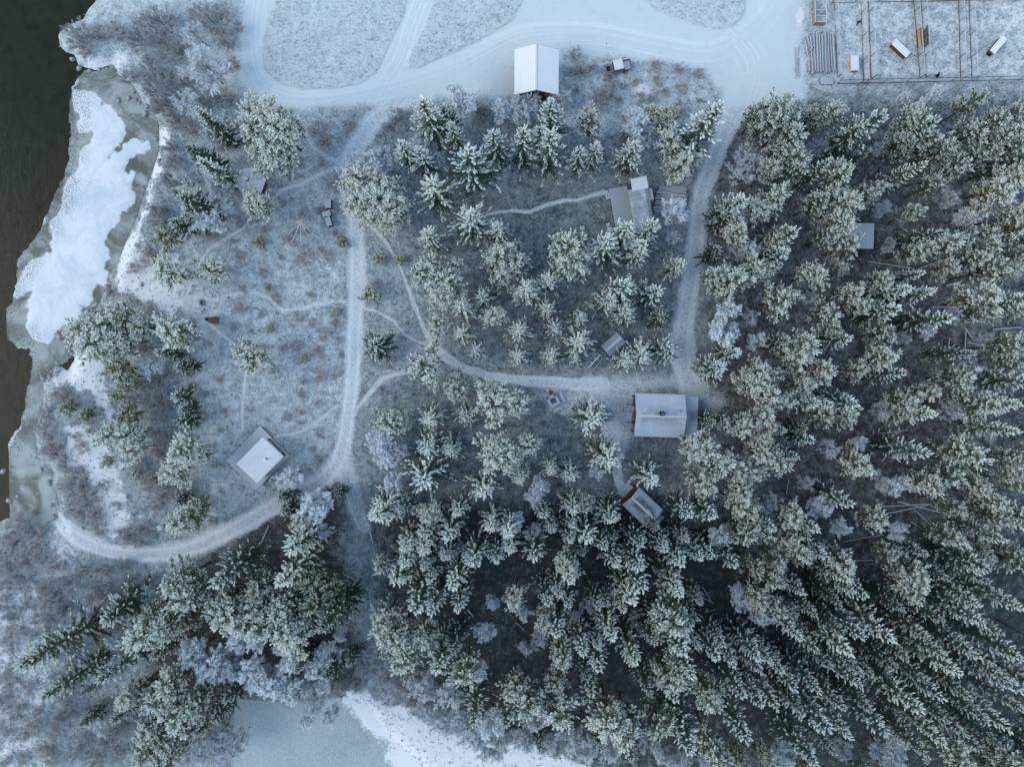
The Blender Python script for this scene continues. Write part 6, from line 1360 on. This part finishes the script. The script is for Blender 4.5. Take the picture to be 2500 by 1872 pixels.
# ------------------------------------------------------------------ labels that single out every plant, trunk and boulder
LM = [(1310, 170, 'the white roofed barn'), (611, 444, 'the hexagonal shelter'), (630, 1118, 'the square decked cabin'), (1560, 500, 'the long cabin'), (1640, 488, 'the log stack'), (1497, 841, 'the small grey shed'), (1612, 1014, 'the large chimney cabin'), (1570, 1240, 'the orange porch cabin'), (2104, 575, 'the white roofed forest hut'), (735, 545, 'the pole tent frame'), (800, 520, 'the pallet boxes'), (494, 739, 'the stone fire ring'), (1350, 977, 'the square fire table'), (1504, 167, 'the old jeep'), (1437, 115, 'the football goal'), (702, 430, 'the concrete fire bowl'), (2000, 130, 'the felled logs'), (1450, 885, 'the swing frame')]
def where(fx, fy, seen, head):
    best = min(LM, key=lambda l: math.hypot(fx - l[0], fy - l[1])); d = math.hypot(fx - best[0], fy - best[1])
    if d < 150:
        dx, dy = fx - best[0], fy - best[1]
        h = 'right of' if dx > 0 else 'left of'; v = 'below' if dy > 0 else 'above'
        ph = v if abs(dy) > 2 * abs(dx) else h if abs(dx) > 2 * abs(dy) else v + ' and ' + h
        near = 'close ' if d < 75 else 'just '
        s = '%s %s%s %s' % (head, near, ph, best[2])
        if s not in seen: seen.add(s); return s
    px, py = fx / 25, fy / 18.72
    px, py = min(max(px, 0.3), 99.7), min(max(py, 0.3), 99.7)
    s = '%s, %d percent across and %d percent down the photo' % (head, round(px), round(py))
    k = 0
    while s in seen:
        k += 1; s = '%s, %.1f percent across and %.1f percent down the photo' % (head, px + .1 * (k - 1), py)
    seen.add(s); return s
SEEN = set()
HEAD = {'S': 'frosted spruce', 's': 'dark green spruce', 'P': 'pale frosted pine', 'p': 'pale frosted pine', 'O': 'olive green pine', 'W': 'white frosted bare birch', 'B': 'grey frosted bare tree', 'G': 'grey brown bare bush', 'b': 'brownish frosted shrub'}
GRP = {'S': 'spruces of the settlement and forest', 's': 'spruces of the settlement and forest', 'P': 'pines of the settlement and forest', 'p': 'pines of the settlement and forest', 'O': 'pines of the settlement and forest', 'W': 'white birches', 'B': 'bare frosted trees', 'G': 'bare bushes on the river bank', 'b': 'low brown shrubs'}
for o, k, H, fx, fy in PLANTED:
    size = 'small ' if H < 6 and k in 'SsPpOWB' else 'tall ' if H > 12 else ''
    tag(o, where(fx, fy, SEEN, size + HEAD[k]), KIND[k][2], GRP[k])
for o, fx, fy in LOGS_L: o['label'] = where(fx, fy, SEEN, 'thin fallen trunk')
for o, fx, fy in ROCK_L: o['label'] = where(fx, fy, SEEN, 'snow capped boulder')

from collections import Counter
print(Counter(o.name.split('.')[0] for o, *_ in PLANTED))
